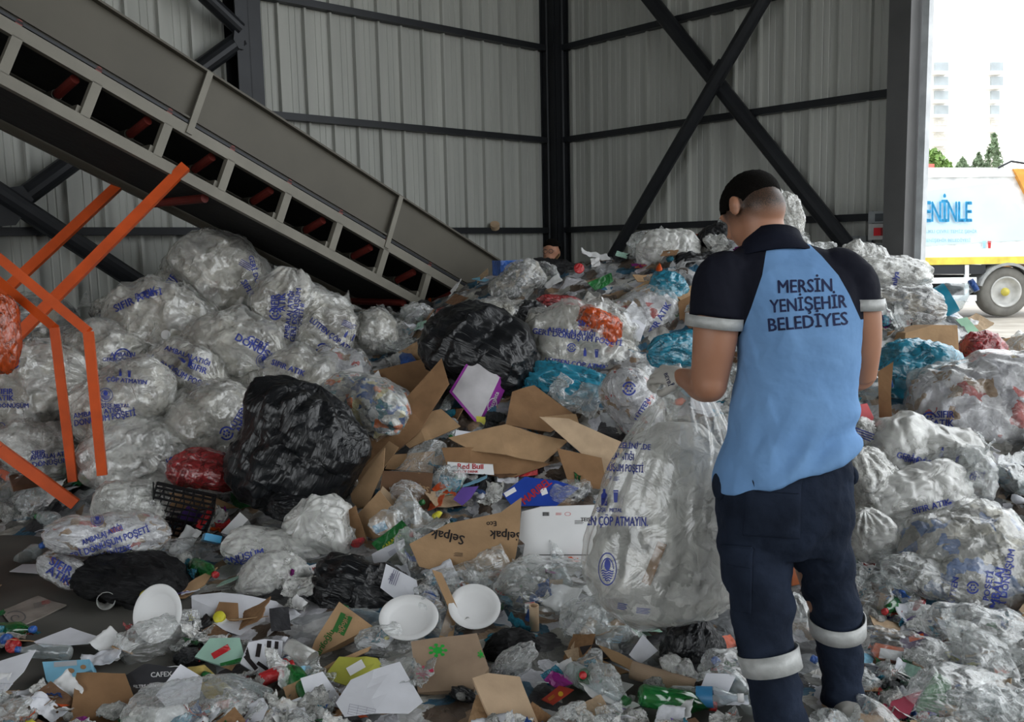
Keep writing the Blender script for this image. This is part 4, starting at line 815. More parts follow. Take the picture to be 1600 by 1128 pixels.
S(CB, CC, 'folded carton flap standing left of the lettered carton', [(556, 808), (592, 766), (620, 800), (618, 832), (575, 845)], 68, -25, .12, B_, short='the folded flap', prints=[(paint('sticker_blue', (.05, .35, .62), .4), [('#bar', 594, 824, 14, 25, 1.5)])])
S(CB, CC, 'tall narrow cardboard strip left of the folded flap', [(540, 800), (556, 790), (572, 850), (560, 858)], 70, -20, .12, D_)
S(CB, CC, 'tan carton edge left behind the crumpled black bag', [(585, 790), (600, 760), (640, 800), (640, 812)], 70, -20, .10, L_)
S('carton', 'carton', 'long white carton strip with red lettering among the brown sheets', [(627, 652), (672, 588), (690, 594), (640, 662)], 60, -10, .28, M_WHITE, short='the red-lettered strip', prints=[(M_REDP, [('SANTA MARIA', 655, 628, 11, 55, .8)])])
rb = S('carton', 'carton', 'flat white drinks carton with red lettering in the middle of the heap', [(699, 722), (770, 726), (772, 742), (700, 738)], 80, 0, .36, M_WHITE, depth=.16, short='the red-lettered drinks carton', prints=[(M_REDP, [('Red Bull', 735, 729, 9, 0), ('ENERGY DRINK', 728, 737, 4)])])
pb = S('carton', 'carton', 'white-backed box with purple edge standing among the cardboard', [(702, 612), (739, 551), (781, 590), (746, 664)], 72, -8, .50, paint('carton_grey_inside', (.62, .60, .62), .6), depth=.02, short='the purple-edged box')
purple = paint('carton_purple', (.34, .04, .36), .45)
n_ = Vector(pb.matrix_world.col[2][:3]); c_ = Vector(pb.matrix_world.col[3][:3])
def strip(pts, nm, mat, root, dz):                   # polygon on a second plane meeting the first
    w = [CAM + ray(x, y)*((c_-CAM).dot(n_)/ray(x, y).dot(n_)) for x, y in pts[:2]]
    e = (w[1]-w[0]); nn = e.cross(dz).normalized(); q = [CAM + ray(x, y)*((w[0]-CAM).dot(nn)/ray(x, y).dot(nn)) for x, y in pts]
    o = MB().prism(q, n_*-.004).build(nm, mat); o.parent = root; o.matrix_parent_inverse = root.matrix_world.inverted(); return o
bpy.context.view_layer.update(); 
sd = strip([(781, 590), (746, 664), (766, 662), (796, 592)], 'side_panel', purple, pb, Vector((.7, .7, .1)))

lettering(sd, [('Biscolata', 771, 628, 7, 68), ('#ring', 769, 632, 14, 70, 1.5)], M_WHITEP, 'printed_text', .004, pb, jump=.2)
tp = strip([(739, 551), (781, 590), (796, 592), (758, 556)], 'top_panel', purple, pb, Vector((.3, .8, .4)))
face(pb, 'end_flap', [(744, 650), (764, 652), (762, 664), (745, 664)], M_YEL, pb, .006)
for q in ([(702, 612), (739, 551), (741, 554), (706, 613)], [(702, 612), (746, 664), (748, 660), (706, 611)]): face(pb, 'edge_strip', q, purple, pb)
wb = S('carton', 'carton', 'large white flat carton with tucked flap standing beside the held sack', [(815, 800), (845, 792), (935, 789), (935, 893), (812, 895), (820, 850), (811, 842)], 78, 0, .12, M_WHITE, depth=.03, short='the white carton', prints=[(M_BLACKP, [('#code', 853, 803, 6), ('TEISEO', 920, 812, 6), ('#lines', 905, 816, 6), ('#bar', 875, 867, 1.3, 0, 90)]), (M_REDP, [('#ring', 887, 803, 6, 0, 1.6), ('#lines', 873, 803, 4)])])
tri = S('carton', 'carton', 'tan triangular carton with a green printed label lying at the front', [(500, 1022), (478, 1040), (492, 1000), (530, 940), (582, 978)], 50, -5, .12, B_, depth=.05, short='the triangular carton', prints=[(paint('green_print', (.03, .17, .03), .6), [('#bar', 535, 975, 20, 65, 1.6), ('arifoğlu', 508, 1003, 10, 58)])])
lettering(tri, [('arifoğlu', 537, 975, 8, -115)], M_CARD[0], 'label_text', .008, tri)
S('kraft_sheet', 'paper', 'pad of brown kraft paper sheets with green and pink paint marks', [(642, 1003), (745, 987), (764, 1045), (740, 1078), (653, 1082)], 30, 0, .12, M_KRAFT, thick=.02, short='the painted kraft pad', bend=.006, prints=[(paint('paint_green', (.03, .45, .06), .6), [('#splat', 684, 1016, 24, 0, 1.4), ('#splat', 752, 1022, 14)]), (paint('paint_pink', (.65, .05, .12), .6), [('#splat', 660, 1052, 26, 30), ('#bar', 668, 1050, 5, 20, 4)])])
S('paper_bag', 'bag', 'empty pale kraft paper bag lying at the front edge', [(738, 1058), (762, 1050), (812, 1056), (842, 1130), (770, 1132)], 28, 0, .16, M_KRAFT2, thick=.02, short='the kraft paper bag', bend=.006)
S(CB, CC, 'plain brown cardboard piece lying flat at the lower left', [(120, 1052), (195, 1050), (222, 1122), (216, 1132), (108, 1132)], 18, 0, .05, D_, short='the brown piece')
S(CB, CC, 'long curved cardboard strip above the black crate', [(236, 776), (268, 770), (330, 774), (372, 792), (330, 795), (260, 792)], 40, 0, .14, B_, short='the curved strip')
S(CB, CC, 'tan cardboard strip between the film and the white papers', [(262, 936), (305, 905), (340, 886), (320, 915), (290, 936)], 25, 0, .05, B_)
S(CB, CC, 'small folded cardboard patch on the white paper pile', [(334, 968), (344, 945), (373, 946), (374, 972), (352, 974)], 30, 0, .07, D_)
S(CB, CC, 'narrow cardboard cross strip on the white paper pile', [(296, 950), (325, 946), (378, 962), (376, 972), (330, 962)], 30, 0, .07, D_)
S(CB, CC, 'upright brown cardboard flap right of the crumpled black bag', [(675, 890), (690, 895), (714, 950), (708, 995), (685, 1000), (700, 950)], 65, 20, .1, B_)
S(CB, CC, 'long thin cardboard edge in front of the triangular carton', [(470, 1066), (520, 1035), (580, 1010), (575, 1018), (510, 1050), (470, 1076)], 40, 0, .06, B_)
S(CB, CC, 'torn tan cardboard strip beside the knotted black bag', [(935, 1010), (965, 1022), (1000, 1042), (1040, 1055), (1020, 1060), (985, 1050), (955, 1035)], 35, 0, .07, B_, short='the torn strip')
S(CB, CC, 'brown card trough behind the torn strip', [(895, 1030), (940, 1030), (985, 1050), (950, 1056)], 40, 0, .06, B_)
S(CB, CC, 'brown cardboard flap standing beside the turquoise sack', [(1372, 580), (1396, 565), (1392, 615), (1396, 690), (1374, 680)], 85, -25, .16, D_, short='the upright flap')
S('cardboard_box', 'box', 'brown cardboard box with small print on the right slope', [(1415, 520), (1458, 508), (1496, 508), (1499, 560), (1488, 572), (1460, 568), (1412, 552)], 86, 6, .2, B_, depth=.22, short='the cardboard box', prints=[(K_, [('#lines', 1474, 548, 7), ('#grid', 1470, 527, 7, 0, .4), ('#cup', 1475, 548, 8)])])
S('carton', 'carton', 'orange food carton with a white badge lying right of the cardboard box', [(1486, 578), (1545, 552), (1568, 580), (1582, 592), (1500, 598)], 48, 0, .16, paint('carton_orange', (.62, .09, .02), .45), depth=.04, short='the orange carton', prints=[(M_WHITEP, [('#disc', 1516, 575, 12)]), (M_BLUE, [('DORUK', 1532, 567, 5, 25), ('#grid', 1543, 557, 7, 25, .4)]), (paint('print_green', (.03, .25, .1), .5), [('Çİ', 1516, 575, 7, 20)]), (M_YEL, [('#disc', 1560, 588, 10)])])
S('carton', 'carton', 'small brown carton at the right edge above the orange one', [(1566, 530), (1600, 524), (1602, 548), (1570, 552)], 80, 0, .1, B_, depth=.12)
S('carton', 'carton', 'pale green carton flap above the cardboard box', [(1492, 500), (1510, 496), (1528, 518), (1512, 522)], 60, 0, .16, paint('mint', (.35, .6, .42), .6))
S('red_carton', 'carton', 'tall red carton leaning between the worker and the turquoise sack', [(1330, 634), (1355, 630), (1382, 688), (1368, 694), (1340, 665)], 75, 10, .2, paint('carton_red', (.60, .05, .06), .4), depth=.04, short='the tall red carton')
S('carton', 'carton', 'white carton lid left of the bag of coloured bottles', [(470, 600), (566, 572), (572, 600), (500, 612)], 50, 0, .1, M_WHITE, prints=[(M_REDP, [('ARTURO', 545, 590, 6, 14)])], short='the white lid')
S('carton', 'carton', 'white triangular carton corner right of the white lid', [(572, 600), (592, 580), (602, 608)], 60, 0, .12, M_WHITE)
S('carton', 'carton', 'blue and white lettered packet left above the white carton', [(785, 772), (820, 745), (870, 750), (905, 762), (870, 790), (800, 790)], 45, 0, .12, paint('packet_blue', (.02, .06, .36), .35), short='the blue packet', prints=[(M_WHITEP, [('#bar', 795, 765, 16, 30, 1.2), ('#bar', 850, 768, 10, 20, 1)]), (M_REDP, [('MARIBEL', 838, 768, 13, 38, .8)])])
S('carton', 'carton', 'red carton edge behind the blue packet', [(798, 728), (840, 724), (840, 742), (800, 746)], 70, 0, .16, M_RED, depth=.05)
S('carton', 'carton', 'purple cut-out carton between the dark brown carton and the blue packet', [(708, 780), (722, 762), (748, 760), (736, 778), (722, 790)], 60, 0, .14, paint('violet', (.12, .06, .32), .5))
S('green_packet', 'packet', 'green lettered packet lying before the folded flap', [(580, 848), (628, 812), (640, 826), (598, 868)], 40, 0, .12, M_GREEN, short='the green packet', prints=[(M_YEL, [('GARANTI', 612, 846, 6, 40)])])
S('tissue_box', 'box', 'light blue tissue box lying at the lower left', [(66, 1034), (140, 1030), (143, 1046), (80, 1072), (72, 1062)], 35, 0, .09, paint('carton_sky', (.22, .50, .68), .5), depth=.07, short='the tissue box', prints=[(paint('grey_print', (.45, .47, .5), .5), [('#bar', 102, 1035, 12, 5, 3)]), (paint('cookie', (.35, .2, .1), .5), [('#disc', 110, 1048, 8, 0, 1.6), ('#disc', 130, 1042, 7, 0, 1.3)])])
S('poster_sheet', 'leaflet', 'printed leaflet with a grey swirl lying on the bare floor', [(0, 952), (60, 932), (104, 945), (22, 980)], 0, 0, .012, paint('leaflet', (.30, .26, .23), .7, 0, .3, 12), short='the swirl leaflet', prints=[(paint('grey_print2', (.12, .12, .12), .6), [('#swirl', 26, 965, 30, 0, 1.6), ('#lines', 62, 945, 8, 12)]), (M_REDP, [('#lines', 72, 941, 6, 12)])])
# papers
PP_ = 'white_paper'
for (lab, pts, tl, lf, pr, sh) in (
 ('large crumpled white sheet with a faint table at the front edge', [(525, 1100), (548, 1062), (625, 1034), (662, 1108), (640, 1130), (540, 1128)], 25, .13, [('#grid', 565, 1112, 16, -12)], 'the large white sheet'),
 ('white printed sheet standing on the crumpled black bag', [(594, 918), (604, 882), (650, 905), (656, 938), (630, 945)], 60, .14, [('#lines', 618, 900, 12, 70), ('308', 612, 902, 6, 60)], 'the standing sheet'),
 ('white sheets spread left of the film bag below the cardboard strip', [(300, 935), (345, 926), (430, 928), (470, 960), (418, 992), (350, 985), (300, 960)], 15, .06, [], 'the white papers'),
 ('white carton sheet folded beside the golden wrapper', [(244, 1088), (285, 1045), (318, 1062), (312, 1092), (268, 1112)], 30, .1, [], 'the folded white sheet'),
 ('curled white sheet at the lower left corner', [(0, 1078), (0, 1040), (58, 1022), (40, 1060), (22, 1078)], 15, .05, [], 'the corner sheet'),
 ('white sheet with pen lines at the front centre-left', [(415, 1130), (425, 1102), (470, 1085), (486, 1132)], 20, .1, [('#lines', 440, 1115, 10, 30)], None),
 ('white sheets fanned left of the large white sheet', [(470, 1062), (505, 1052), (545, 1110), (520, 1132), (486, 1112)], 35, .1, [], None),
 ('white crumpled sheet under the held sack', [(868, 920), (900, 914), (930, 935), (918, 948), (880, 940)], 25, .1, [], 'the crumpled sheet'),
 ('square white board scrap left of the knotted black bag', [(982, 1028), (1004, 995), (1028, 1018), (1000, 1040)], 35, .1, [], 'the square scrap'),
 ('white board with dark corner beside the left trouser leg', [(1086, 1092), (1104, 1052), (1150, 1058), (1128, 1104)], 30, .1, [], None),
 ('white paper sheets on the heap between the big bag and the worker', [(965, 500), (990, 468), (1015, 490), (1000, 535), (975, 540)], 60, .2, [], None),
 ('white sheet with printed lines below the green packet', [(582, 872), (632, 845), (634, 858), (600, 885), (585, 884)], 40, .12, [('#lines', 615, 862, 7, 30)], None),
 ('white printed slip beside the flat tan sheet', [(712, 668), (735, 670), (733, 684), (710, 682)], 40, .26, [], None),
 ('white label sheet with a bar code on the clear film', [(768, 955), (787, 945), (800, 968), (785, 985)], 35, .1, [('#lines', 780, 962, 6, 20)], None),
 ('white fat sheet at the front left of the striped bag', [(372, 1128), (392, 1100), (420, 1110), (412, 1132)], 20, .08, [], None),
 ('white leaflet stack on the floor behind the corner sheet', [(55, 838), (82, 822), (112, 828), (90, 845)], 5, .02, [], None),
 ('grey board piece on bare floor left of the printed bags', [(15, 895), (35, 882), (72, 880), (60, 896)], 5, .02, [], None),
 ('glossy magazine page with blue picture left of the plate', [(54, 1010), (110, 980), (165, 1002), (140, 1015), (70, 1022)], 8, .03, [], 'the magazine page')):
    S(PP_, 'paper', lab, pts, tl, 0, lf, M_PAPER, .002, .028, short=sh, prints=[(paint('faint_print', (.2, .2, .28), .7), pr)] if pr else None)
S('food_wrapper', 'wrapper', 'golden ribbed wrapper draped over the folded white sheet', [(292, 1040), (318, 1035), (380, 1088), (362, 1094), (320, 1085)], 30, 0, .13, paint('gold_wrap', (.50, .38, .12), .35, 0, .3, 40), .002, .02, short='the golden wrapper')
S('coffee_wrapper', 'wrapper', 'clear and black coffee wrapper with white lettering at the front left', [(184, 1060), (225, 1035), (290, 1040), (262, 1062), (225, 1082)], 25, 0, .1, paint('dark_wrap', (.05, .05, .055), .3), .002, .016, short='the coffee wrapper', prints=[(M_WHITEP, [('CAFEX', 252, 1054, 8, 3), ('FILTRE KAHVE', 230, 1072, 5, 3)])])
S('sky_wrapper', 'wrapper', 'crumpled yellow-green plastic pocket in front of the triangular carton', [(505, 1060), (530, 1028), (590, 1030), (600, 1045), (550, 1075)], 20, 0, .08, paint('olive_plastic', (.45, .45, .08), .35), .003, .012, short='the yellow pocket', prints=[(M_WHITE, [('#bar', 556, 1043, 14, 30, 2)])])
S('print_tube', 'packet', 'white glove packet with red and blue lettering on the black bag', [(483, 884), (548, 865), (553, 880), (488, 896)], 50, 0, .13, M_WHITE, depth=.04, short='the lettered packet', prints=[(M_REDP, [('Beybi', 535, 876, 8, 16), ('Med', 494, 888, 5, 14)]), (M_BLUE, [('Vinyl', 505, 884, 7, 14), ('M', 520, 889, 7, 10)]), (M_ORANGE, [('#bar', 519, 880, 6, 14, 1)])])
S('snack_packet', 'packet', 'red snack packet with a sun picture on bare floor', [(846, 1092), (874, 1070), (897, 1076), (864, 1100)], 8, 0, .05, paint('snack_red', (.45, .05, .03), .4), .003, .006, prints=[(paint('snack_yellow', (.65, .4, .03), .4), [('#disc', 876, 1084, 8), ('#lines', 862, 1090, 5, 35)])])
S('foil_wrapper', 'wrapper', 'crumpled purple foil wrapper behind the snack packet', [(850, 1064), (862, 1050), (885, 1058), (896, 1070), (870, 1078)], 20, 0, .06, M_MAG, .003, .015)
S('striped_bag', 'bag', 'black and white striped crumpled bag left of the triangular carton', [(376, 1038), (388, 1002), (412, 996), (440, 998), (436, 1040), (405, 1056)], 40, 0, .12, M_PAPER, .01, .03, short='the striped bag', prints=[(M_BLACKP, [('#bar', 392, 1035, 7, -50, 4), ('#bar', 404, 1016, 7, 80, 3), ('#bar', 420, 1010, 7, 85, 2.6), ('#bar', 386, 1020, 6, -75, 3), ('#bar', 432, 1008, 6, 85, 2), ('#bar', 412, 1042, 6, -35, 4)])])
S('cold_bag', 'bag', 'green and pale snack bag left of the striped bag', [(306, 1030), (330, 1002), (376, 1000), (384, 1035), (345, 1042)], 35, 0, .1, paint('mint2', (.35, .55, .45), .4), .01, .02, prints=[(M_RED, [('#bar', 345, 1018, 10, 30, 3)]), (M_GREEN, [('#bar', 362, 1036, 9, 15, 4)])])
S('napkin', 'wrapper', 'white and green printed sandwich wrapper at the front right of bare floor', [(905, 1058), (925, 1040), (945, 1062), (990, 1075), (955, 1098), (925, 1085)], 12, 0, .05, paint('napkin_grey', (.42, .42, .41), .6), .002, .012, prints=[(paint('gp', (.05, .35, .12), .5), [('#ring', 928, 1063, 17, 20, 1.6)]), (M_REDP, [('Simit', 928, 1063, 7, -18)])])
S('orange_tray', 'tray', 'orange rimmed white tray beside the right trouser leg', [(1362, 1018), (1368, 1004), (1430, 1016), (1430, 1034), (1370, 1032)], 50, 0, .1, paint('tray_orange', (.62, .12, .03), .45), depth=.03, short='the orange tray', prints=[(M_WHITE, [('#bar', 1398, 1024, 16, -10, 3)])])
S('purple_bag', 'bag', 'dark purple snack bag behind the orange tray', [(1405, 1000), (1440, 985), (1470, 1002), (1450, 1055), (1425, 1030)], 45, 0, .08, paint('deep_purple', (.06, .02, .09), .35), .01, .02, prints=[(M_ORANGE, [('#bar', 1432, 996, 8, 15, 3)])])
S('green_bag', 'bag', 'dark green plastic bag at the lower right corner', [(1425, 1128), (1450, 1075), (1470, 1045), (1492, 1060), (1505, 1128)], 50, 0, .1, M_GREEN, .01, .03, short='the green bag')
S('pink_sheet', 'wrapper', 'dull pink film sheet in front of the right boot', [(1372, 1100), (1440, 1082), (1420, 1118), (1385, 1132)], 20, 0, .08, paint('dull_pink', (.40, .06, .10), .45), .004, .02)
S('orange_bag', 'bag', 'brown-orange bag seen between the trouser legs', [(1238, 865), (1256, 880), (1262, 910), (1238, 915)], 60, 0, .1, paint('brown_orange', (.42, .10, .02), .4), .01, .02)
S('label_slip', 'label', 'yellow-black warning slip beside the cardboard roll', [(1024, 1055), (1050, 1050), (1052, 1064), (1030, 1066)], 40, 0, .1, paint('amber', (.55, .25, .03), .5), .003, .004, prints=[(M_BLACKP, [('#lines', 1038, 1058, 8, 5, .7)])])
S('carton', 'carton', 'black lettered card behind the torn strip', [(906, 1010), (928, 1006), (958, 1020), (935, 1030), (912, 1026)], 50, 0, .1, M_BLACKP, .01, .005, prints=[(M_WHITEP, [('ülker', 928, 1018, 6, -5)])])
S('bar_label', 'label', 'red-edged bar code label on the clear film', [(820, 942), (836, 940), (836, 958), (820, 958)], 40, 0, .12, M_WHITE, .003, .002, prints=[(M_REDP, [('#bar', 828, 941, 3, 0, 5)]), (M_BLACKP, [('#code', 828, 949, 6)])])
S('carton', 'carton', 'blue-edged white carton lying right of the black crate', [(345, 832), (375, 800), (388, 812), (362, 838)], 45, 0, .12, M_WHITE, depth=.05)
S('carton', 'carton', 'green carton flap high on the heap', [(918, 442), (955, 426), (958, 440), (932, 456)], 60, 0, .16, M_GREEN, short='the green flap')
S('carton', 'carton', 'pink and teal box beside the worker glove', [(1046, 548), (1070, 535), (1092, 545), (1088, 566), (1050, 566)], 75, 0, .3, paint('aqua', (.25, .60, .48), .4), depth=.08, prints=[(paint('pinkp', (.6, .2, .5), .5), [('#bar', 1057, 542, 12, 0, 1.3)])])
for (lab, pts) in (('olive plastic envelope peeping out above the flat tan sheet', [(850, 650), (900, 648), (905, 664), (868, 668)]), ('small tan cardboard scrap above the cardboard stack', [(672, 515), (700, 505), (712, 520), (690, 532)]), ('brown cardboard wedge behind the high black sack', [(1060, 470), (1095, 455), (1096, 490), (1062, 500)]), ('tan cardboard piece below the green flap', [(985, 455), (1010, 440), (1022, 448), (1000, 465)])):
    S(CB, CC, lab, pts, 55, 0, .14, B_ if 'tan' in lab else D_)
# ------------------------------------------------------------------ small solid things
def solid(name, cat, label, px, py, lift, build, rot=(0, 0, 0), short=None, size=1):
    h = hit(px, py); c = h+Vector((0, 0, lift)); root = empty(name, c, label, cat); root.rotation_euler = [R(a) for a in rot]
    for nm, mb, mt, sm in build(): o = mb.build(nm, mt, None, False); o.parent = root; o.data.polygons.foreach_set('use_smooth', [sm]*len(o.data.polygons))
    root.scale = (size,)*3
    if short: HERO.append((px, py, 24, 24, short))
    return root
def plate():
    pr = [(0, 0), (.07, 0), (.078, .006), (.09, .016), (.11, .019), (.113, .017), (.09, .012), (.077, .0), (.07, -.004), (0, -.004)]
    return [('dish', MB().lathe((0, 0, 0), (0, 0, 1), pr, 48), M_WHITE, True)]
solid('foam_plate', 'plate', 'round white foam plate leaning upright at the front left', 253, 1000, .11, plate, (68, 0, -18), 'the round plate', 1.0)
solid('foam_plate', 'plate', 'oval-looking white foam plate lying beside the kraft pad', 640, 1000, .08, plate, (25, 4, 0), 'the flat plate', 1.0)
solid('foam_plate', 'plate', 'white foam plate half under the light blue bag', 742, 985, .09, plate, (35, 0, 10), None, .9)
def crate():
    m = MB(); w, d, hh = .30, .20, .13
    for i in range(9): x = -w/2+w*i/8; m.bar((x, -d/2, 0), (x, d/2, 0), .006, .006)
    for j in range(7): y = -d/2+d*j/6; m.bar((-w/2, y, 0), (w/2, y, 0), .006, .006)
    for z in (0, .045, .09, hh):
        t = .022 if z == hh else .010
        for s in (-1, 1): m.bar((-w/2, s*d/2, z), (w/2, s*d/2, z), .008, t); m.bar((s*w/2, -d/2, z), (s*w/2, d/2, z), .008, t)
    for i in range(13):
        x = -w/2+w*i/12
        for s in (-1, 1): m.bar((x, s*d/2, 0), (x+.02*(1 if i % 2 else -1), s*d/2, hh), .006, .006, (0, 1, 0))
    for j in range(8):
        y = -d/2+d*j/7
        for s in (-1, 1): m.bar((s*w/2, y, 0), (s*w/2, y, hh), .006, .006, (1, 0, 0))
    return [('lattice', m, paint('crate_black', (.012, .012, .014), .4), False)]
solid('plastic_crate', 'crate', 'black plastic lattice crate tipped on its side', 282, 850, .13, crate, (-70, 20, 20), 'the black crate', 1.0)
def roll(L, r, mat, r2=None):
    def f():
        return [('tube', MB().lathe((0, 0, -L/2), (0, 0, 1), [(r*.8, 0), (r, 0), (r, L), (r*.8, L), (r*.8, 0)], 28), mat, False)]
    return f
solid('cardboard_tube', 'tube', 'upright cardboard tube standing in the film right of the small black bag', 835, 985, .05, roll(.11, .019, M_KRAFT2), (6, 0, 0), 'the upright tube')
solid('cardboard_tube', 'tube', 'brown cardboard tube lying before the knotted black bag', 1035, 1078, .04, roll(.22, .03, M_KRAFT), (0, 98, -22), 'the lying tube')
solid('cardboard_tube', 'tube', 'orange-brown cardboard tube behind the square scrap', 963, 998, .05, roll(.11, .025, B_), (0, 75, 35), None)
def cup(mat, L=.1, r=.04):
    return lambda: [('body', MB().lathe((0, 0, -L/2), (0, 0, 1), [(0, 0), (r*.7, 0), (r, L), (r*.93, L), (r*.64, .004), (0, .004)], 28), mat, True)]
solid('paper_cup', 'cup', 'white paper cup on its side below the bottle bag', 546, 672, .12, cup(M_WHITE), (70, 0, -30), 'the paper cup')
solid('plastic_cup', 'cup', 'clear plastic cup left of the triangular carton', 470, 1045, .06, cup(M_FILMM, .11, .038), (110, 0, 60))
solid('plastic_cup', 'cup', 'clear plastic cup lying beside the papers at the far left floor', 165, 950, .04, cup(M_FILMM, .1, .038), (80, 0, 30))
def lidf(mat, r): return lambda: [('disc', MB().lathe((0, 0, 0), (0, 0, 1), [(0, .012), (r*.9, .012), (r, .006), (r, -.008), (0, -.008)], 24), mat, True)]
solid('bottle_cap', 'cap', 'yellow round lid on the white papers', 344, 983, .05, lidf(M_YEL, .024), (50, 0, 0), 'the yellow lid')
solid('bottle_cap', 'cap', 'larger yellow lid behind the round plate', 232, 956, .07, lidf(M_YEL, .032), (30, 0, 0))
solid('bottle_cap', 'cap', 'red bottle cap high on the heap left of the green flap', 905, 440, .1, lidf(M_RED, .04), (70, 0, 0), 'the red cap')
solid('bottle_cap', 'cap', 'red ball-like cap on the floor at the lower left', 22, 1024, .04, lidf(M_RED, .028), (60, 0, 0))
solid('bottle_cap', 'cap', 'blue cap beside the red one on the floor at the lower left', 12, 1018, .05, lidf(M_BLUEPL, .022), (70, 0, 0))
def bottle(mb_, mc, r=.033, L=.24, ml=None):
    def f():
        pr = [(0, 0), (r*.8, 0), (r, .01), (r, L*.3), (r*.92, L*.33), (r, L*.36), (r, L*.62), (r*.5, L*.8), (r*.36, L*.84), (r*.36, L*.92), (0, L*.92)]
        out = [('bottle_body', MB().lathe((0, 0, -L/2), (0, 0, 1), pr, 24), mb_, True), ('cap', MB().lathe((0, 0, -L/2+L*.9), (0, 0, 1), [(0, 0), (r*.42, 0), (r*.42, L*.08), (0, L*.08)], 18), mc, True)]
        if ml: out.append(('paper_label', MB().lathe((0, 0, -L/2+L*.36), (0, 0, 1), [(r*1.02, 0), (r*1.02, L*.22)], 24), ml, True))
        return out
    return f
MBOT = film('bottle_plastic', (.85, .9, .92), .12, 3, .15, .1, (.8, .85, .85), .35); MGB = film('green_bottle', (.2, .6, .25), .4, 3, .15, .1, (.02, .2, .05), .3)
solid('soda_can', 'can', 'red drinks can lying in the papers at the front', 435, 1073, .05, roll(.12, .024, M_RED), (0, 80, 30), 'the red can')
solid('drink_carton', 'carton', 'crumpled blue drink pouch right of the black crate', 332, 866, .08, lambda: [('body', MB().box((0, 0, 0), (.08, .035, .12)), paint('pouch_blue', (.06, .35, .62), .35), False)], (70, 20, 20), 'the blue pouch')
solid('drink_carton', 'carton', 'red plastic handle piece above the blue pouch', 322, 838, .1, lambda: [('body', MB().box((0, 0, 0), (.12, .02, .035)), M_RED, False)], (20, -50, 20))
solid('water_bottle', 'bottle', 'green plastic bottle on the floor at the left edge', 22, 1000, .04, bottle(MGB, M_BLUEPL), (80, 0, 70))
solid('water_bottle', 'bottle', 'clear bottle with blue label at the front beside the left boot', 1105, 1112, .05, bottle(MBOT, M_WHITE, .033, .24, paint('label_blue', (.05, .25, .5), .4)), (85, 0, 75), 'the labelled bottle')
wbt = solid('water_jug', 'bottle', 'large clear water bottle with blue label on the heap before the truck', 1478, 487, .09, bottle(MBOT, M_BLUEPL, .115, .46, paint('label_teal', (.03, .32, .48), .4)), (60, 0, 70), 'the water jug')
solid('water_jug', 'bottle', 'clear water jug lying beside the tall red carton', 1350, 632, .1, bottle(MBOT, M_BLUEPL, .08, .3), (75, 0, 60))
solid('water_jug', 'bottle', 'milky container high on the heap near the doorway post', 1440, 462, .1, bottle(M_FILMM, M_WHITE, .06, .26, paint('label_pale_blue', (.3, .45, .65), .4)), (50, 0, 140))
solid('detergent_bottle', 'bottle', 'yellow-white detergent bottle left of the black crate, red top', 196, 782, .14, bottle(M_WHITE, M_RED, .035, .2, M_YEL), (60, 0, 40))
solid('green_bottle', 'bottle', 'green bottle lying beside the orange stringer', 130, 765, .06, bottle(MGB, M_GREEN), (80, 0, 60))
solid('red_block', 'packet', 'red packet standing above the pale bag', 190, 778, .12, lambda: [('body', MB().box((0, 0, 0), (.08, .05, .13)), M_RED, False)], (10, 15, 20))
solid('dark_carton', 'carton', 'blue plastic crate rim behind the ridge at the conveyor foot', 800, 438, .1, lambda: [('body', MB().box((0, 0, 0), (.26, .2, .12)), M_BLUEPL, False)], (0, 0, 20))
# ------------------------------------------------------------------ the worker seen from behind
def pxs(rows, k=None):
    """rows: (px, py, y, halfwidth_px, half_depth_m) -> path, A, B"""
    path = [P(r[0], r[1], r[2]) for r in rows]; A = [r[3]*r[2]/FPX for r in rows]; B = [r[4] for r in rows]; return path, A, B
class Soup:
    def __init__(s): s.V = []; s.F = []
    def add(s, vf):
        k = len(s.V); s.V += [tuple(v) for v in vf[0]]; s.F += [tuple(i+k for i in f) for f in vf[1]]; return s
SX = Vector((1, 0, 0))
YM = 2.70
man = empty('person', P(1262, 1150, 2.58), 'worker in blue and black polo and navy cargo trousers, seen from behind, holding a sack', 'person')
def put(name, me, mat, parent=man):
    o = link(name, me, mat); bpy.context.view_layer.update(); o.parent = parent; o.matrix_parent_inverse = parent.matrix_world.inverted(); return o
# --- body: head, neck, torso core, arms and legs, one continuous surface
bd = Soup()
Hc = P(1176, 322, 2.80)                              # head centre, face turned down and to the left
def ell(c, rx, ry, rz, M=None, n=26, m=18):
    V = []; F = []
    for j in range(m+1):
        t = PI*j/m
        for i in range(n):
            a = 2*PI*i/n; v = Vector((rx*math.sin(t)*math.cos(a), ry*math.sin(t)*math.sin(a), rz*math.cos(t))); V.append(Vector(c) + ((M @ v) if M else v))
    for j in range(m):
        for i in range(n): k = (i+1) % n; F.append((j*n+i, (j+1)*n+i, (j+1)*n+k, j*n+k))
    return V, F
HM = Euler((R(-38), R(8), R(28))).to_matrix()        # x right ear, y face direction, z crown
def hp(x, y, z): return Hc + HM @ Vector((x, y, z))
bd.add(ell(hp(0, .0, .012), .081, .100, .094, HM)); bd.add(ell(hp(0, .035, -.055), .062, .070, .075, HM)); bd.add(ell(hp(0, -.03, -.03), .070, .068, .075, HM))
bd.add(sweep([hp(0, .095, .02), hp(0, .118, -.025), hp(0, .10, -.045)], [.012, .018, .012], n=10))            # nose
bd.add(ell(hp(0, .092, .022), .055, .016, .012, HM)); bd.add(ell(hp(0, .088, -.078), .028, .016, .010, HM)); bd.add(ell(hp(0, .075, -.115), .026, .024, .02, HM))
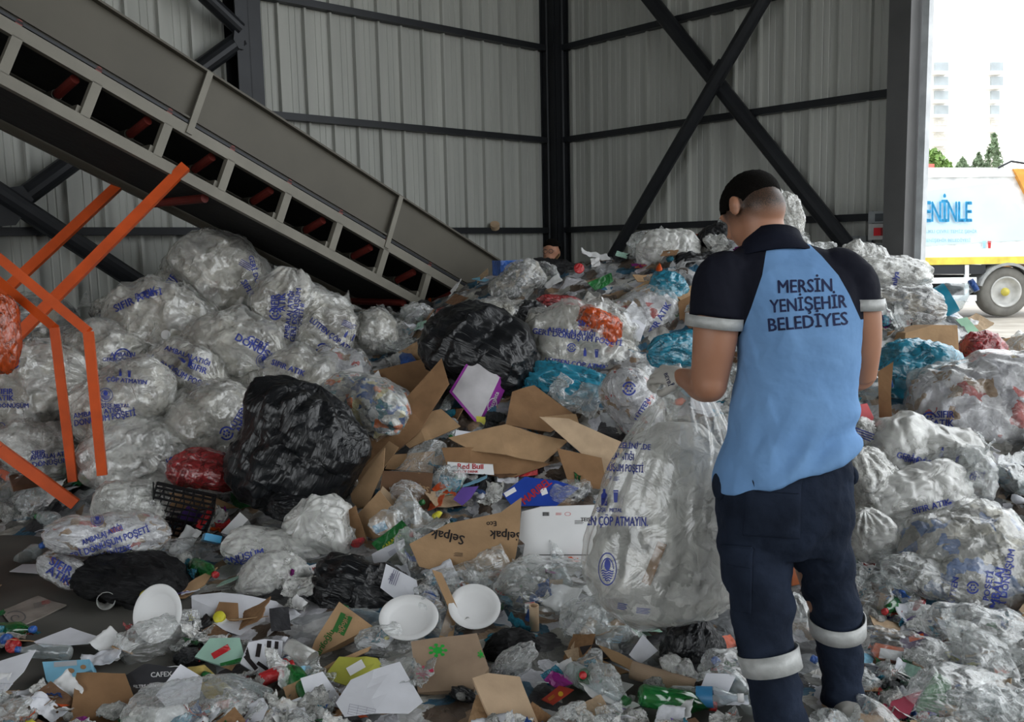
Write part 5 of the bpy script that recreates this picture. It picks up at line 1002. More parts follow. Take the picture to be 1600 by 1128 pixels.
for s in (-1, 1):
    ear = HM @ Euler((R(6), R(s*-6), R(s*-22))).to_matrix()
    bd.add(ell(hp(s*.086, -.004, -.022), .010, .020, .034, ear, 16, 10)); bd.add(ell(hp(s*.096, -.014, -.012), .007, .016, .024, ear, 14, 10))
bd.add(sweep([hp(0, -.01, -.04), P(1192, 365, 2.755), P(1208, 392, 2.735), P(1222, 425, 2.72)], [.070, .068, .075, .10], [.066, .064, .068, .08], SX, sub=4))
TORSO = [(1222, 402, 2.735, 84, .075), (1232, 425, 2.72, 100, .105), (1243, 460, 2.70, 96, .12), (1247, 520, 2.68, 90, .125), (1243, 590, 2.68, 88, .12), (1236, 650, 2.68, 92, .125), (1228, 710, 2.68, 96, .13), (1226, 800, 2.68, 96, .125), (1226, 850, 2.67, 90, .10)]
p, a, b = pxs(TORSO); bd.add(sweep(p, [x*.92 for x in a], [x*.9 for x in b], SX, n=36, sub=4, axis=(0, 0, -1)))
LL = [(1180, 820, 2.66, 52, .085), (1184, 880, 2.64, 49, .085), (1190, 950, 2.60, 42, .072), (1200, 1020, 2.555, 37, .062), (1216, 1090, 2.52, 33, .06), (1230, 1150, 2.50, 24, .045), (1236, 1180, 2.50, 22, .045)]
RL = [(1276, 820, 2.68, 50, .085), (1286, 890, 2.69, 43, .08), (1300, 950, 2.70, 36, .068), (1308, 1010, 2.70, 31, .06), (1314, 1060, 2.70, 26, .052), (1318, 1110, 2.69, 20, .042)]
for L_1 in (LL, RL): p, a, b = pxs(L_1); bd.add(sweep(p, a, b, SX, n=24, sub=3))
LA = [P(1135, 425, 2.71), P(1122, 470, 2.68), P(1117, 530, 2.66), P(1108, 596, 2.68)]
bd.add(sweep(LA, [.068, .070, .066, .056], [.066, .066, .062, .054], SX, n=24, sub=5))
LFA = [P(1109, 602, 2.67), P(1096, 602, 2.76), P(1078, 594, 2.88), P(1062, 588, 2.96)]
bd.add(sweep(LFA, [.052, .050, .038, .029], [.052, .048, .034, .026], Vector((0, 0, 1)), n=20, sub=5))
bd.add(ell(P(1109, 600, 2.675), .052, .055, .055))
RA = [P(1326, 425, 2.68), P(1340, 470, 2.66), P(1346, 530, 2.68), P(1343, 588, 2.73)]
bd.add(sweep(RA, [.062, .062, .058, .050], [.064, .064, .060, .05], SX, n=24, sub=5))
RFA = [P(1344, 584, 2.72), P(1325, 592, 2.84), P(1290, 590, 2.94), P(1255, 580, 2.99)]
bd.add(sweep(RFA, [.05, .046, .036, .028], [.05, .045, .033, .025], Vector((0, 0, 1)), n=20, sub=5))
body = put('body', remeshed(bd.V, bd.F, .0065, 6, 'body'), None)
# skin with a close-cropped fade: hair density is a property of each point of the scalp
A = co(body.data); inv = HM.transposed(); Lh = (A-np.array(Hc)) @ np.array(HM)
dens = np.clip((Lh[:, 2]+.012-.50*Lh[:, 1]-.2*Lh[:, 0]+.06)/.06, 0, 1)*(np.linalg.norm(Lh, axis=1) < .145)*np.clip((.085-Lh[:, 1])/.02, 0, 1)
dens *= 1-np.clip((np.abs(Lh[:, 0])-.080)/.008, 0, 1)*(np.abs(Lh[:, 2]+.02) < .055)*(np.abs(Lh[:, 1]+.005) < .04)
at = body.data.attributes.new('hair', 'FLOAT', 'POINT'); at.data.foreach_set('value', dens.astype(np.float32))
m, t, N, out = nt('skin_and_fade'); L = t.links.new
pr_ = N('ShaderNodeBsdfPrincipled'); pr_.inputs['Roughness'].default_value = .5; pr_.inputs['Subsurface Weight'].default_value = .08; pr_.inputs['Subsurface Radius'].default_value = (.02, .01, .005)
tc = N('ShaderNodeTexCoord'); n1 = N('ShaderNodeTexNoise'); n1.inputs['Scale'].default_value = 10; L(tc.outputs['Object'], n1.inputs['Vector'])
s1_ = N('ShaderNodeMix', data_type='RGBA'); s1_.inputs[6].default_value = (.36, .165, .095, 1); s1_.inputs[7].default_value = (.46, .23, .145, 1); L(n1.outputs[0], s1_.inputs[0])
at_ = N('ShaderNodeAttribute'); at_.attribute_name = 'hair'; n2 = N('ShaderNodeTexNoise'); n2.inputs['Scale'].default_value = 420; L(tc.outputs['Object'], n2.inputs['Vector'])
mm = N('ShaderNodeMath', operation='MULTIPLY_ADD', use_clamp=True); mm.inputs[1].default_value = .5; L(n2.outputs[0], mm.inputs[0]); m3 = N('ShaderNodeMath', operation='MULTIPLY'); L(at_.outputs['Fac'], m3.inputs[0]); 
m4 = N('ShaderNodeMath', operation='ADD'); m4.inputs[1].default_value = .42; L(n2.outputs[0], m4.inputs[0]); L(m4.outputs[0], m3.inputs[1])
s2_ = N('ShaderNodeMix', data_type='RGBA'); L(m3.outputs[0], s2_.inputs[0]); L(s1_.outputs[2], s2_.inputs[6]); s2_.inputs[7].default_value = (.022, .015, .010, 1)
L(s2_.outputs[2], pr_.inputs['Base Color']); L(pr_.outputs[0], out.inputs[0]); body.data.materials.clear(); body.data.materials.append(m)
# hair cap on the crown
hb = Soup(); hb.add(ell(hp(0, .002, .020), .0855, .1045, .0915, HM, 60, 44)); V = np.array([tuple(v) for v in hb.V]); Lh = (V-np.array(Hc)) @ np.array(HM)
V = V + np.array(HM @ Vector((0, 0, 1)))*(folds(V, 4, 40)*.0025)[:, None]
cut = Lh[:, 2]+.012-.50*Lh[:, 1]-.2*Lh[:, 0]+.003*folds(V, 77, 60)
F = [f for f in hb.F if min(cut[i] for i in f) > 0]
hair = put('hair', mesh('hair', V, F), paint('hair_black', (.006, .005, .004), .9, 0, .5, 200, .8, 300, .08))
sm_ = hair.modifiers.new('s', 'SOLIDIFY'); sm_.thickness = .006; sm_.offset = -1
# --- shirt
sh = Soup()
ST = [(1211, 380, 2.74, 46, .078), (1214, 388, 2.735, 62, .084), (1226, 402, 2.73, 92, .095), (1233, 425, 2.71, 108, .125), (1244, 460, 2.69, 103, .14), (1248, 520, 2.67, 95, .142), (1244, 590, 2.67, 94, .138), (1238, 650, 2.665, 100, .145), (1230, 690, 2.665, 106, .150), (1227, 720, 2.665, 116, .164), (1226, 731, 2.665, 114, .160)]
p, a, b = pxs(ST); sv, sf = sweep(p, a, b, SX, n=56, sub=5, pw=2.25, axis=(0, 0, -1))
SL1 = [P(1150, 415, 2.71), P(1128, 440, 2.69), P(1122, 470, 2.67), P(1118, 499, 2.66)]
sh.add((sv, sf)); sh.add(sweep(SL1, [.066, .082, .084, .079], [.07, .08, .082, .078], SX, n=28, sub=5))
SL2 = [P(1312, 415, 2.69), P(1334, 440, 2.67), P(1340, 462, 2.66), P(1343, 478, 2.66)]
sh.add(sweep(SL2, [.058, .066, .066, .062], [.07, .076, .074, .070], SX, n=28, sub=5))
sh.add(ell(P(1142, 418, 2.71), .062, .07, .052)); sh.add(ell(P(1312, 412, 2.69), .062, .07, .05))
me = remeshed(sh.V, sh.F, .0065, 7, 'shirt'); A = co(me); Nn = normals(me)
q = np.array([proj(Vector(v)) for v in A])
# drape: a slanted hem and folds running to the waist and armpits
tz = np.clip((q[:, 1]-600)/120, 0, 1); A[:, 2] += (A[:, 0]-P(1226, 700, 2.67).x)*.32*tz
w1 = np.abs(((q[:, 0]*.018+q[:, 1]*.004+.5*np.sin(q[:, 1]*.02)) % 1)-.5)*2-.5
w2 = np.sin(q[:, 0]*.045+q[:, 1]*.09+2*np.sin(q[:, 0]*.03))
w3 = np.sin((q[:, 0]-1150)*.10-(q[:, 1]-540)*.05)
A += Nn*(w1*.007*(.3+.7*tz)+w2*.006*np.clip((q[:, 1]-620)/80, 0, 1)+folds(A, 3, 6)*.0035+folds(A, 8, 14)*.0015+w3*.003*np.exp(-((q[:, 0]-1165)/30)**2)*np.clip((q[:, 1]-480)/60, 0, 1))[:, None]
setco(me, A); q = np.array([proj(Vector(v)) for v in A])
lx = np.interp(q[:, 1], [375, 430, 480, 520, 545, 560], [1200, 1191, 1174, 1158, 1140, 900])
rx = np.interp(q[:, 1], [375, 400, 430, 460, 500, 520], [1258, 1284, 1310, 1327, 1345, 1700])
back = Nn[:, 1] < .35
att = me.attributes.new('side_panel', 'FLOAT', 'POINT'); d_ = np.maximum(lx-q[:, 0], q[:, 0]-rx); d_ = np.where(q[:, 1] < 382-(q[:, 0]-1214)*.03, 5, d_); att.data.foreach_set('value', d_.astype(np.float32))
m, t, N, out = nt('shirt_cloth'); L = t.links.new
pr_ = N('ShaderNodeBsdfPrincipled'); pr_.inputs['Roughness'].default_value = .85; pr_.inputs['Specular IOR Level'].default_value = .15
at_ = N('ShaderNodeAttribute'); at_.attribute_name = 'side_panel'; gt = N('ShaderNodeMath', operation='GREATER_THAN'); gt.inputs[1].default_value = 0; L(at_.outputs['Fac'], gt.inputs[0])
tc = N('ShaderNodeTexCoord'); n1 = N('ShaderNodeTexNoise'); n1.inputs['Scale'].default_value = 7; n1.inputs['Detail'].default_value = 4; L(tc.outputs['Object'], n1.inputs['Vector'])
b1 = N('ShaderNodeMix', data_type='RGBA'); b1.inputs[6].default_value = (.145, .29, .55, 1); b1.inputs[7].default_value = (.20, .37, .64, 1); L(n1.outputs[0], b1.inputs[0])
b2 = N('ShaderNodeMix', data_type='RGBA'); L(gt.outputs[0], b2.inputs[0]); L(b1.outputs[2], b2.inputs[6]); b2.inputs[7].default_value = (.010, .011, .019, 1); L(b2.outputs[2], pr_.inputs['Base Color'])
wv = N('ShaderNodeTexNoise'); wv.inputs['Scale'].default_value = 25; wv.inputs['Detail'].default_value = 2; L(tc.outputs['Object'], wv.inputs['Vector']); bp = N('ShaderNodeBump'); bp.inputs['Strength'].default_value = .35; bp.inputs['Distance'].default_value = .01; L(wv.outputs[0], bp.inputs['Height']); L(bp.outputs[0], pr_.inputs['Normal']); L(pr_.outputs[0], out.inputs[0])
shirt = put('shirt', me, m)
M_NAVY = paint('collar_navy', (.010, .012, .022), .85, 0, .2, 20, .2, 60, .1)
M_REFL = paint('reflective_tape', (.50, .51, .50), .45, .1, .2, 25, .3, 50, .4)
col = MB(); V, F = sweep([P(1209, 402, 2.73), P(1207, 385, 2.74), P(1206, 368, 2.755)], [.125, .094, .083], [.100, .088, .079], SX, n=40, cap=False); col.add(V, F)
cl = put('collar', col and mesh('collar', col.V, col.F), M_NAVY); s_ = cl.modifiers.new('s', 'SOLIDIFY'); s_.thickness = .006; cl.rotation_euler = (0, 0, 0)
def band(name, path, A_, B_x, mat, parent, side=SX):
    V, F = sweep(path, A_, B_x, side, n=36, cap=False); o = put(name, mesh(name, V, F), mat, parent); s = o.modifiers.new('s', 'SOLIDIFY'); s.thickness = .004; s.offset = 1; return o
# cuffs follow the sleeve ends
d1 = (SL1[3]-SL1[2]).normalized()+Vector((-.14, 0, 0)); d1 = Vector((-.22, 0, -1)).normalized()
e1 = P(1117, 494, 2.66); band('reflective_cuff', [e1, e1+Vector((-.004, 0, -.034))], [.083, .082], [.083, .082], M_REFL, shirt, Vector((1, 0, -.30)))
e2 = P(1343, 466, 2.66); band('reflective_cuff', [e2, e2+Vector((.0, 0, -.034))], [.066, .065], [.076, .075], M_REFL, shirt, Vector((1, 0, .38)))
lettering(shirt, [('MERSİN', 1258, 448, 21, 2, .86), ('YENİŞEHİR', 1263, 476, 21, 4, .80), ('BELEDİYES', 1262, 504, 21, 5, .92)], M_NAVYP, 'printed_text', .0015, shirt, jump=.06)
# --- trousers
ts = Soup()
TP = [(1226, 712, 2.665, 96, .134), (1226, 742, 2.665, 103, .138), (1225, 790, 2.66, 108, .148), (1224, 830, 2.66, 104, .14), (1226, 858, 2.66, 98, .115)]
p, a, b = pxs(TP); ts.add(sweep(p, a, b, SX, n=48, sub=5, pw=2.3, axis=(0, 0, -1)))
TLL = [(1178, 825, 2.65, 58, .110), (1181, 880, 2.635, 58, .108), (1190, 940, 2.60, 50, .098), (1192, 985, 2.58, 48, .09), (1201, 1035, 2.55, 43, .085), (1214, 1090, 2.52, 43, .085), (1224, 1140, 2.50, 43, .085), (1230, 1165, 2.50, 42, .085)]
TRL = [(1278, 825, 2.67, 52, .108), (1290, 890, 2.68, 45, .10), (1303, 945, 2.69, 39, .092), (1308, 990, 2.695, 37, .085), (1314, 1040, 2.695, 33, .078), (1316, 1080, 2.69, 32, .076), (1316, 1097, 2.69, 30, .074)]
for L_1 in (TLL, TRL): p, a, b = pxs(L_1); ts.add(sweep(p, a, b, SX, n=36, sub=4))
me = remeshed(ts.V, ts.F, .0065, 6, 'trousers'); A = co(me); Nn = normals(me); q = np.array([proj(Vector(v)) for v in A])
fl = np.sin(q[:, 1]*.09+q[:, 0]*.05+2*np.sin(q[:, 0]*.04)); kn = np.exp(-((q[:, 1]-940)/50)**2)+np.exp(-((q[:, 1]-1085)/40)**2)+np.exp(-((q[:, 1]-850)/30)**2)
A += Nn*(fl*.006*kn+folds(A, 13, 5)*.005+folds(A, 18, 12)*.0025)[:, None]; setco(me, A)
M_TR = paint('trouser_navy', (.017, .024, .042), .9, 0, .45, 9, .4, 45, .1)
trs = put('trousers', me, M_TR)
def onto(pts, root, name, mat, th=.006, off=.002, n=10):
    """cloth patch that follows the surface of root inside a pixel quad"""
    bv = wmesh(root); (a, b, c, d) = [np.array(p_, float) for p_ in pts]; V = []; ok = True
    for j in range(n+1):
        for i in range(n+1):
            u, v = i/n, j/n; q_ = (a*(1-u)+b*u)*(1-v)+(d*(1-u)+c*u)*v; r_ = ray(*q_).normalized(); h = bv.ray_cast(CAM, r_)
            V.append(h[0]-r_*off if h[0] is not None else None)
    F = []; 
    for j in range(n):
        for i in range(n):
            f = (j*(n+1)+i, j*(n+1)+i+1, (j+1)*(n+1)+i+1, (j+1)*(n+1)+i)
            if all(V[k_] is not None for k_ in f): F.append(f)
    V = [v if v is not None else CAM for v in V]; me_ = mesh(name, V, F); bm = bmesh.new(); bm.from_mesh(me_); bmesh.ops.delete(bm, geom=[v for v in bm.verts if not v.link_faces], context='VERTS'); bm.to_mesh(me_); bm.free()
    o = put(name, me_, mat, root); s = o.modifiers.new('s', 'SOLIDIFY'); s.thickness = th; s.offset = 0; b_ = o.modifiers.new('b', 'BEVEL'); b_.width = .002; return o
onto([(1168, 752), (1252, 756), (1250, 842), (1160, 836)], trs, 'hip_pocket', M_TR, .008)
onto([(1172, 738), (1255, 744), (1248, 772), (1180, 768)], trs, 'pocket_flap', M_TR, .014)
onto([(1282, 690), (1322, 705), (1324, 722), (1288, 708)], trs, 'pocket_flap', M_TR, .012)
onto([(1126, 850), (1176, 854), (1174, 960), (1136, 952)], trs, 'cargo_pocket', M_TR, .012)
onto([(1127, 852), (1178, 856), (1172, 888), (1136, 882)], trs, 'pocket_flap', M_TR, .016)
V, F = ell(P(1124, 760, 2.66), .020, .05, .045); put('side_pocket', mesh('side_pocket', V, F), M_TR, trs)
V, F = ell(P(1329, 742, 2.66), .020, .04, .03); put('side_pocket', mesh('side_pocket', V, F), M_TR, trs)
onto([(1144, 916), (1158, 922), (1162, 940), (1150, 932)], trs, 'badge', paint('badge_pale', (.45, .5, .5), .5), .004)
def legband(rows, mat=M_REFL):
    p, a, b = pxs(rows); band('reflective_band', p, [x+.006 for x in a], [x+.006 for x in b], mat, trs, Vector((1, 0, -.06)))
legband([(1199, 1015, 2.56, 45, .092), (1207, 1047, 2.545, 43.5, .090)]); legband([(1307, 962, 2.69, 39.5, .092), (1309, 986, 2.695, 38.5, .09)])
# --- shoes
def shoe(x, y, yy, a):
    c = P(x, y, yy); c.z = 0; f = Vector((math.sin(a), math.cos(a), 0)); s = Soup()
    s.add(sweep([c-f*.10+Vector((0, 0, .05)), c-f*.02+Vector((0, 0, .06)), c+f*.08+Vector((0, 0, .045)), c+f*.17+Vector((0, 0, .035))], [.034, .045, .05, .03], [.04, .05, .04, .024], Vector((f.y, -f.x, 0)), n=20, sub=4))
    s.add(sweep([c+Vector((0, 0, .05)), c+Vector((0, 0, .12))], [.045, .04], [.055, .045], SX, n=20))
    return put('shoe', remeshed(s.V, s.F, .006, 4, 'shoe'), paint('shoe_pale', (.30, .29, .27), .7))
shoe(1318, 1112, 2.69, .2); shoe(1236, 1190, 2.50, -.25)
# --- gloves: palm, four curled fingers and a thumb
M_GLOVE = paint('glove_cotton', (.52, .50, .46), .9, 0, .15, 14, .35, 60, .1)
def glove(w, d, up_, sc=1.0, mirror=1):
    d = d.normalized(); s = d.cross(up_).normalized()*mirror; u = s.cross(d).normalized()*mirror; S_ = Soup()
    q = lambda f, l, h: w+(d*f+s*l+u*h)*sc
    S_.add(sweep([q(-.045, 0, 0), q(-.01, 0, 0), q(.04, 0, .003), q(.085, 0, 0)], [.034, .033, .042, .040], [.030, .024, .022, .016], s, n=20, sub=3))
    for i, (l, L_2) in enumerate(((-.032, .068), (-.011, .078), (.011, .074), (.031, .058))):
        S_.add(sweep([q(.075, l, 0), q(.075+L_2*.45, l*1.05, -.006), q(.075+L_2*.66, l*1.05, -.035), q(.075+L_2*.42, l, -.056)], [.0105, .0105, .010, .009], n=12, sub=3))
    S_.add(sweep([q(.005, -.03, -.006), q(.035, -.054, -.018), q(.065, -.052, -.035), q(.085, -.036, -.045)], [.014, .013, .0115, .010], n=12, sub=3))
    return remeshed(S_.V, S_.F, .004, 3, 'glove')
wl = P(1064, 590, 2.95); dl = P(1030, 584, 3.02)-wl
gl_ = put('glove', glove(wl, dl, Vector((-.05, -.75, .66)), 1.05), M_GLOVE)
lettering(gl_, [('BEYBİ', 1043, 593, 6, -70), ('9', 1051, 600, 6, -70)], M_NAVYP, 'printed_text', .001, gl_)
wr = P(1255, 580, 2.99); put('glove', glove(wr, P(1225, 578, 3.02)-wr, Vector((0, -.3, 1)), 1.0, 1), M_GLOVE)
# ------------------------------------------------------------------ the sack the worker holds
def held():
    rows = [(1047, 572, 3.03, 16, .03), (1056, 600, 3.02, 20, .035), (1064, 630, 3.01, 50, .07), (1064, 665, 3.0, 72, .12), (1060, 700, 3.0, 88, .16), (1048, 760, 3.0, 104, .19), (1042, 820, 3.0, 118, .21), (1036, 870, 2.99, 126, .22), (1033, 910, 2.99, 124, .22), (1030, 940, 2.99, 100, .19), (1030, 958, 2.99, 62, .12), (1034, 968, 2.99, 15, .03)]
    p, a, b = pxs(rows); n = 120; V, F = sweep(p, a, b, SX, n=n, sub=9)
    V = np.array([tuple(v) for v in V]); m = len(V)//n; ph = np.tile(np.arange(n)/n, m); s = np.repeat(np.linspace(0, 1, m), n)
    cen = V.reshape(m, n, 3).mean(1).repeat(n, 0); rad = V-cen; rid = np.zeros(len(V)); rg = np.random.RandomState(2)
    for k_ in range(6): kk = rg.randint(9, 26); rid += np.abs(((ph*kk+rg.rand()+.3*np.sin(s*5+k_)) % 1)-.5)*4-1
    f = 1+rid*.035*np.clip(1-s*1.3, 0, 1)**.8+.05*folds(V, 3, 2.2)*np.clip(s*2, 0, 1)+.035*folds(V, 5, 5)*s+.03*lump(V, 6, 7)*s
    O = cen+rad*f[:, None]; sk = mesh('sack', O, F); root = link('held_sack', sk, M_FILMS); tag(root, 'big clear printed sack of film hanging from the gloved hand of the worker', 'sack')
    g = 1+.10*folds(V, 31, 4)+.08*folds(V, 35, 9)+.04*lump(V, 9, 9); J = cen+rad*.90*g[:, None]*np.clip((s-.16)*5, .0, 1)[:, None]; top = int(m*.26)
    J[:top*n] = J[top*n:(top+1)*n].mean(0)+(J[:top*n]-J[:top*n])+rg.normal(size=(top*n, 3))*.0
    J[:, 2] = np.where(s < .30, np.minimum(J[:, 2], P(1060, 660, 3).z), J[:, 2]); J[:, 2] += .0
    c = link('contents', mesh('contents', J, F), M_FILL2); c.parent = root
    # a strip of cardboard and a second bundle pressed against the film
    bpy.context.view_layer.update(); bv = wmesh(root)
    lettering(bv, [('GÜZELİNİZDE', 984, 697, 9, -4, .8), ('AMBALAJ ATIĞI', 962, 713, 11, -4, .55), ('GERİ DÖNÜŞÜM POŞETİ', 958, 731, 12, -3, .5), ('#bottle', 944, 777, 26, 0), ('#cup', 962, 775, 20, 0, .8), ('ŞİŞE   METAL', 952, 797, 6, -2, .8), ('LÜTFEN ÇÖP ATMAYIN.', 952, 815, 15, -1, .55), ('#crest', 949, 889, 52, 0, .55), ('#lines', 960, 748, 7, -3, .9), ('#lines', 972, 948, 10, -12, .6), ('#lines', 1005, 955, 9, -6)], M_BLUE, 'printed_text', .003, root, jump=.08)
    lettering(wmesh(c), [('#bar', 1022, 880, 15, 68, 4.6)], M_CARD[1], 'cardboard_strip', .012, root, jump=.2)
    HERO.append((1035, 790, 110, 150, 'the held sack')); return root
held()
HERO.append((1230, 900, 100, 250, 'the worker'))
# ------------------------------------------------------------------ the far worker behind the ridge
p2 = empty('person', P(862, 480, 8.9), 'dark-haired worker with glasses bending behind the ridge of the heap', 'person')
YF = 8.9; s2 = Soup(); k2 = YF/FPX
hc2 = P(861, 392, YF); s2.add(ell(hc2, .080, .095, .105)); s2.add(ell(hc2+Vector((-.015, -.02, -.06)), .062, .075, .07)); s2.add(ell(hc2+Vector((-.06, -.075, -.02)), .016, .02, .026)); s2.add(ell(hc2+Vector((.082, .01, -.02)), .012, .02, .03))
s2.add(sweep([hc2+Vector((0, .02, -.05)), hc2+Vector((.01, .05, -.2)), hc2+Vector((.02, .08, -.3))], [.055, .06, .12], n=20)); s2.add(sweep([hc2+Vector((.02, .08, -.24)), hc2+Vector((.02, .1, -.34)), hc2+Vector((.02, .1, -.6)), hc2+Vector((.02, .1, -.95))], [.10, .21, .2, .17], [.08, .12, .12, .11], SX, n=24, sub=3))
for s in (-1, 1):
    s2.add(sweep([hc2+Vector((.02+s*.2, .1, -.36)), hc2+Vector((.02+s*.25, .05, -.62)), hc2+Vector((.02+s*.15, -.15, -.75))], [.055, .045, .035], n=16, sub=3))
    s2.add(sweep([hc2+Vector((.02+s*.09, .1, -.9)), hc2+Vector((.02+s*.1, .1, -1.25)), hc2+Vector((.02+s*.1, .12, -hc2.z+.02))], [.085, .06, .045], n=16, sub=3))
def put2(n_, me_, mt_): o = link(n_, me_, mt_); bpy.context.view_layer.update(); o.parent = p2; o.matrix_parent_inverse = p2.matrix_world.inverted(); return o
put2('body', remeshed(s2.V, s2.F, .012, 3, 'body'), M_SKIN)
V, F = ell(hc2+Vector((.008, .015, .03)), .088, .100, .092, None, 30, 22); put2('hair', mesh('hair', V, [f for f in F if min(Vector(V[i]).z for i in f) > hc2.z+.035 or (min(Vector(V[i]).y-hc2.y+.5*(Vector(V[i]).x-hc2.x) for i in f) > .02 and min(Vector(V[i]).z for i in f) > hc2.z-.05)]), MATS['hair_black'])
gm = MB()
for dx in (-.062, -.005): gm.lathe(hc2+Vector((dx, -.098, -.002)), (-.2, -1, -.1), [(.018, 0), (.022, 0), (.022, .005), (.018, .005), (.018, 0)], 16)
gm.bar(hc2+Vector((.02, -.095, 0)), hc2+Vector((.088, 0, 0)), .004, .004); put2('eyeglasses', mesh('eyeglasses', gm.V, gm.F, False), M_STEEL)
V, F = sweep([hc2+Vector((.02, .08, -.25)), hc2+Vector((.02, .1, -.34)), hc2+Vector((.02, .1, -.6)), hc2+Vector((.02, .1, -.92))], [.11, .225, .215, .19], [.09, .135, .135, .125], SX, n=24, sub=3); put2('shirt', mesh('shirt', V, F), paint('dark_shirt', (.02, .025, .035), .9))
# ------------------------------------------------------------------ loose pieces strewn over the heap, each one its own object
RG = random.Random(11)
def crumple_ball(seed, flat, n=4, open_=False):
    bm = bmesh.new(); bmesh.ops.create_icosphere(bm, subdivisions=n, radius=.5); A = np.array([v.co[:] for v in bm.verts])
    r = 1+.26*folds(A, seed, 1.2, 4)+.10*folds(A, seed+3, 3.)+.16*lump(A, seed+5, 4); A = A*r[:, None]*np.array([1, .75, flat]); A += (folds(A, seed+8, 3)[:, None])*np.random.RandomState(seed).normal(size=3)*.06
    for v, p in zip(bm.verts, A): v.co = p
    me = bpy.data.meshes.new('crumple'); bm.to_mesh(me); bm.free(); me.polygons.foreach_set('use_smooth', [True]*len(me.polygons)); return me
def crumple_sheet(seed, amp, curl, n=16, th=0.008, smooth=True, ragged=.06):
    rg = np.random.RandomState(seed); x = np.linspace(-.5, .5, n); X, Y = np.meshgrid(x, x*(.55+.4*rg.rand())); A = np.stack([X.ravel(), Y.ravel(), 0*X.ravel()], 1)
    edge = np.maximum(np.abs(A[:, 0])*2, np.abs(A[:, 1])/A[:, 1].max())
    A[:, 2] = amp*folds(A, seed, 1.6, 4)+amp*.4*folds(A, seed+2, 4)+curl*A[:, 0]**2; A[:, :2] *= (1+ragged*folds(A, seed+4, 5)*edge)[:, None]
    F = [(j*n+i, j*n+i+1, (j+1)*n+i+1, (j+1)*n+i) for j in range(n-1) for i in range(n-1)]; m = len(A)
    B = A.copy(); B[:, 2] -= th; F2 = [tuple(i+m for i in reversed(f)) for f in F]; rim = [i for i in range(n)]+[j*n+n-1 for j in range(1, n)]+[(n-1)*n+i for i in range(n-2, -1, -1)]+[j*n for j in range(n-2, 0, -1)]
    F3 = [(rim[(k+1) % len(rim)], rim[k], rim[k]+m, rim[(k+1) % len(rim)]+m) for k in range(len(rim))]
    return mesh('sheet', np.concatenate([A, B]), F+F2+F3, smooth)
def prot(mk, mats):
    out = []
    for me in mk:
        for m in mats: q = me.copy(); q.materials.append(m); out.append(q)
    return out
balls = [crumple_ball(s, f) for s, f in ((1, .6), (12, .45), (23, .8), (34, .35), (45, .6), (56, .5))]
wraps = [crumple_sheet(s, .11, .5, 24) for s in (3, 14, 25, 36, 47)]
papers = [crumple_sheet(s, .05, .25, 16, .006) for s in (4, 15, 26, 37, 48)]
cards = [crumple_sheet(s, .02, .08, 12, .02, False, .03) for s in (5, 16, 27, 38)]
smalls = [crumple_ball(s, .6, 2) for s in (7, 18, 29)]
KIN = [  # name, category, label head, group, prototypes, count, size range, tilt, lift
 ('film_scrap', 'film', 'crumpled clear film scrap', 'crumpled clear film scraps', prot(balls+wraps, [M_FILM]), 190, (.16, .36), 70, .03),
 ('milky_scrap', 'film', 'milky white film scrap', 'milky film scraps', prot(balls[:5]+wraps[:3], [M_FILMM, M_FILL2]), 150, (.10, .24), 70, .02),
 ('paper_scrap', 'paper', 'crumpled white paper scrap', 'white paper scraps', prot(papers, [M_PAPER, M_WHITE]), 295, (.09, .22), 45, .025),
 ('cardboard_scrap', 'cardboard', 'torn brown cardboard scrap', 'brown cardboard scraps', prot(cards, [M_CARD[0], M_CARD[1], M_CARD[2], M_CARD[3]]), 230, (.10, .26), 45, .02),
 ('dark_scrap', 'film', 'crumpled black film scrap', 'black film scraps', prot(balls[:3]+wraps[:2], [M_BLACK]), 80, (.10, .2), 60, .0),
 ('blue_wrapper', 'wrapper', 'blue plastic wrapper', 'blue wrappers', prot(wraps[:3]+smalls[:1], [M_BLUEPL, M_TEAL, M_FILMB]), 150, (.05, .14), 60, .03),
 ('red_wrapper', 'wrapper', 'red or pink wrapper', 'red and pink wrappers', prot(wraps[:3]+smalls[:1], [M_RED, M_MAG, M_FILMR]), 100, (.05, .11), 60, .03),
 ('green_wrapper', 'wrapper', 'green wrapper', 'green wrappers', prot(wraps[:3], [M_GREEN]), 50, (.05, .12), 60, .03),
 ('orange_wrapper', 'wrapper', 'yellow or orange wrapper', 'yellow and orange wrappers', prot(wraps[:2]+smalls[:1], [M_YEL, M_ORANGE]), 60, (.04, .09), 60, .03),
 ('tissue_scrap', 'paper', 'small crumpled white tissue', 'crumpled tissues', prot(smalls, [M_FILL2, M_PAPER]), 110, (.035, .08), 60, .02),
 ('carton_scrap', 'carton', 'torn piece of printed carton', 'coloured carton scraps', prot(cards[:3], [M_WHITE, MATS['carton_sky'], MATS['mint2'], MATS['carton_orange'], MATS['violet'], MATS['dark_wrap']]), 170, (.06, .15), 45, .025),
 ('film_strip', 'film', 'thin strip of clear film', 'thin film strips', prot(wraps, [M_FILM, M_FILMM]), 150, (.09, .19), 50, .03)]
LOW = {'tissue_scrap', 'carton_scrap', 'film_strip'}
floor_free = [(30, 870, 90, 60), (60, 925, 100, 45), (140, 985, 60, 25), (880, 1105, 60, 30), (110, 800, 40, 15)]
stack_zone = lambda x, y: x < 600 and 380 < y < 760 and (y < 700 or x < 290)
def near(px, py):
    best = min(HERO, key=lambda h: (h[0]-px)**2+(1.3*(h[1]-py))**2); dx, dy = px-best[0], py-best[1]
    if abs(dx) < best[2] and abs(dy) < best[3]: return 'against '+best[4]
    if abs(dx) > abs(dy)*1.1: return ('left of ' if dx < 0 else 'right of ')+best[4]
    return ('behind ' if dy < 0 else 'in front of ')+best[4]
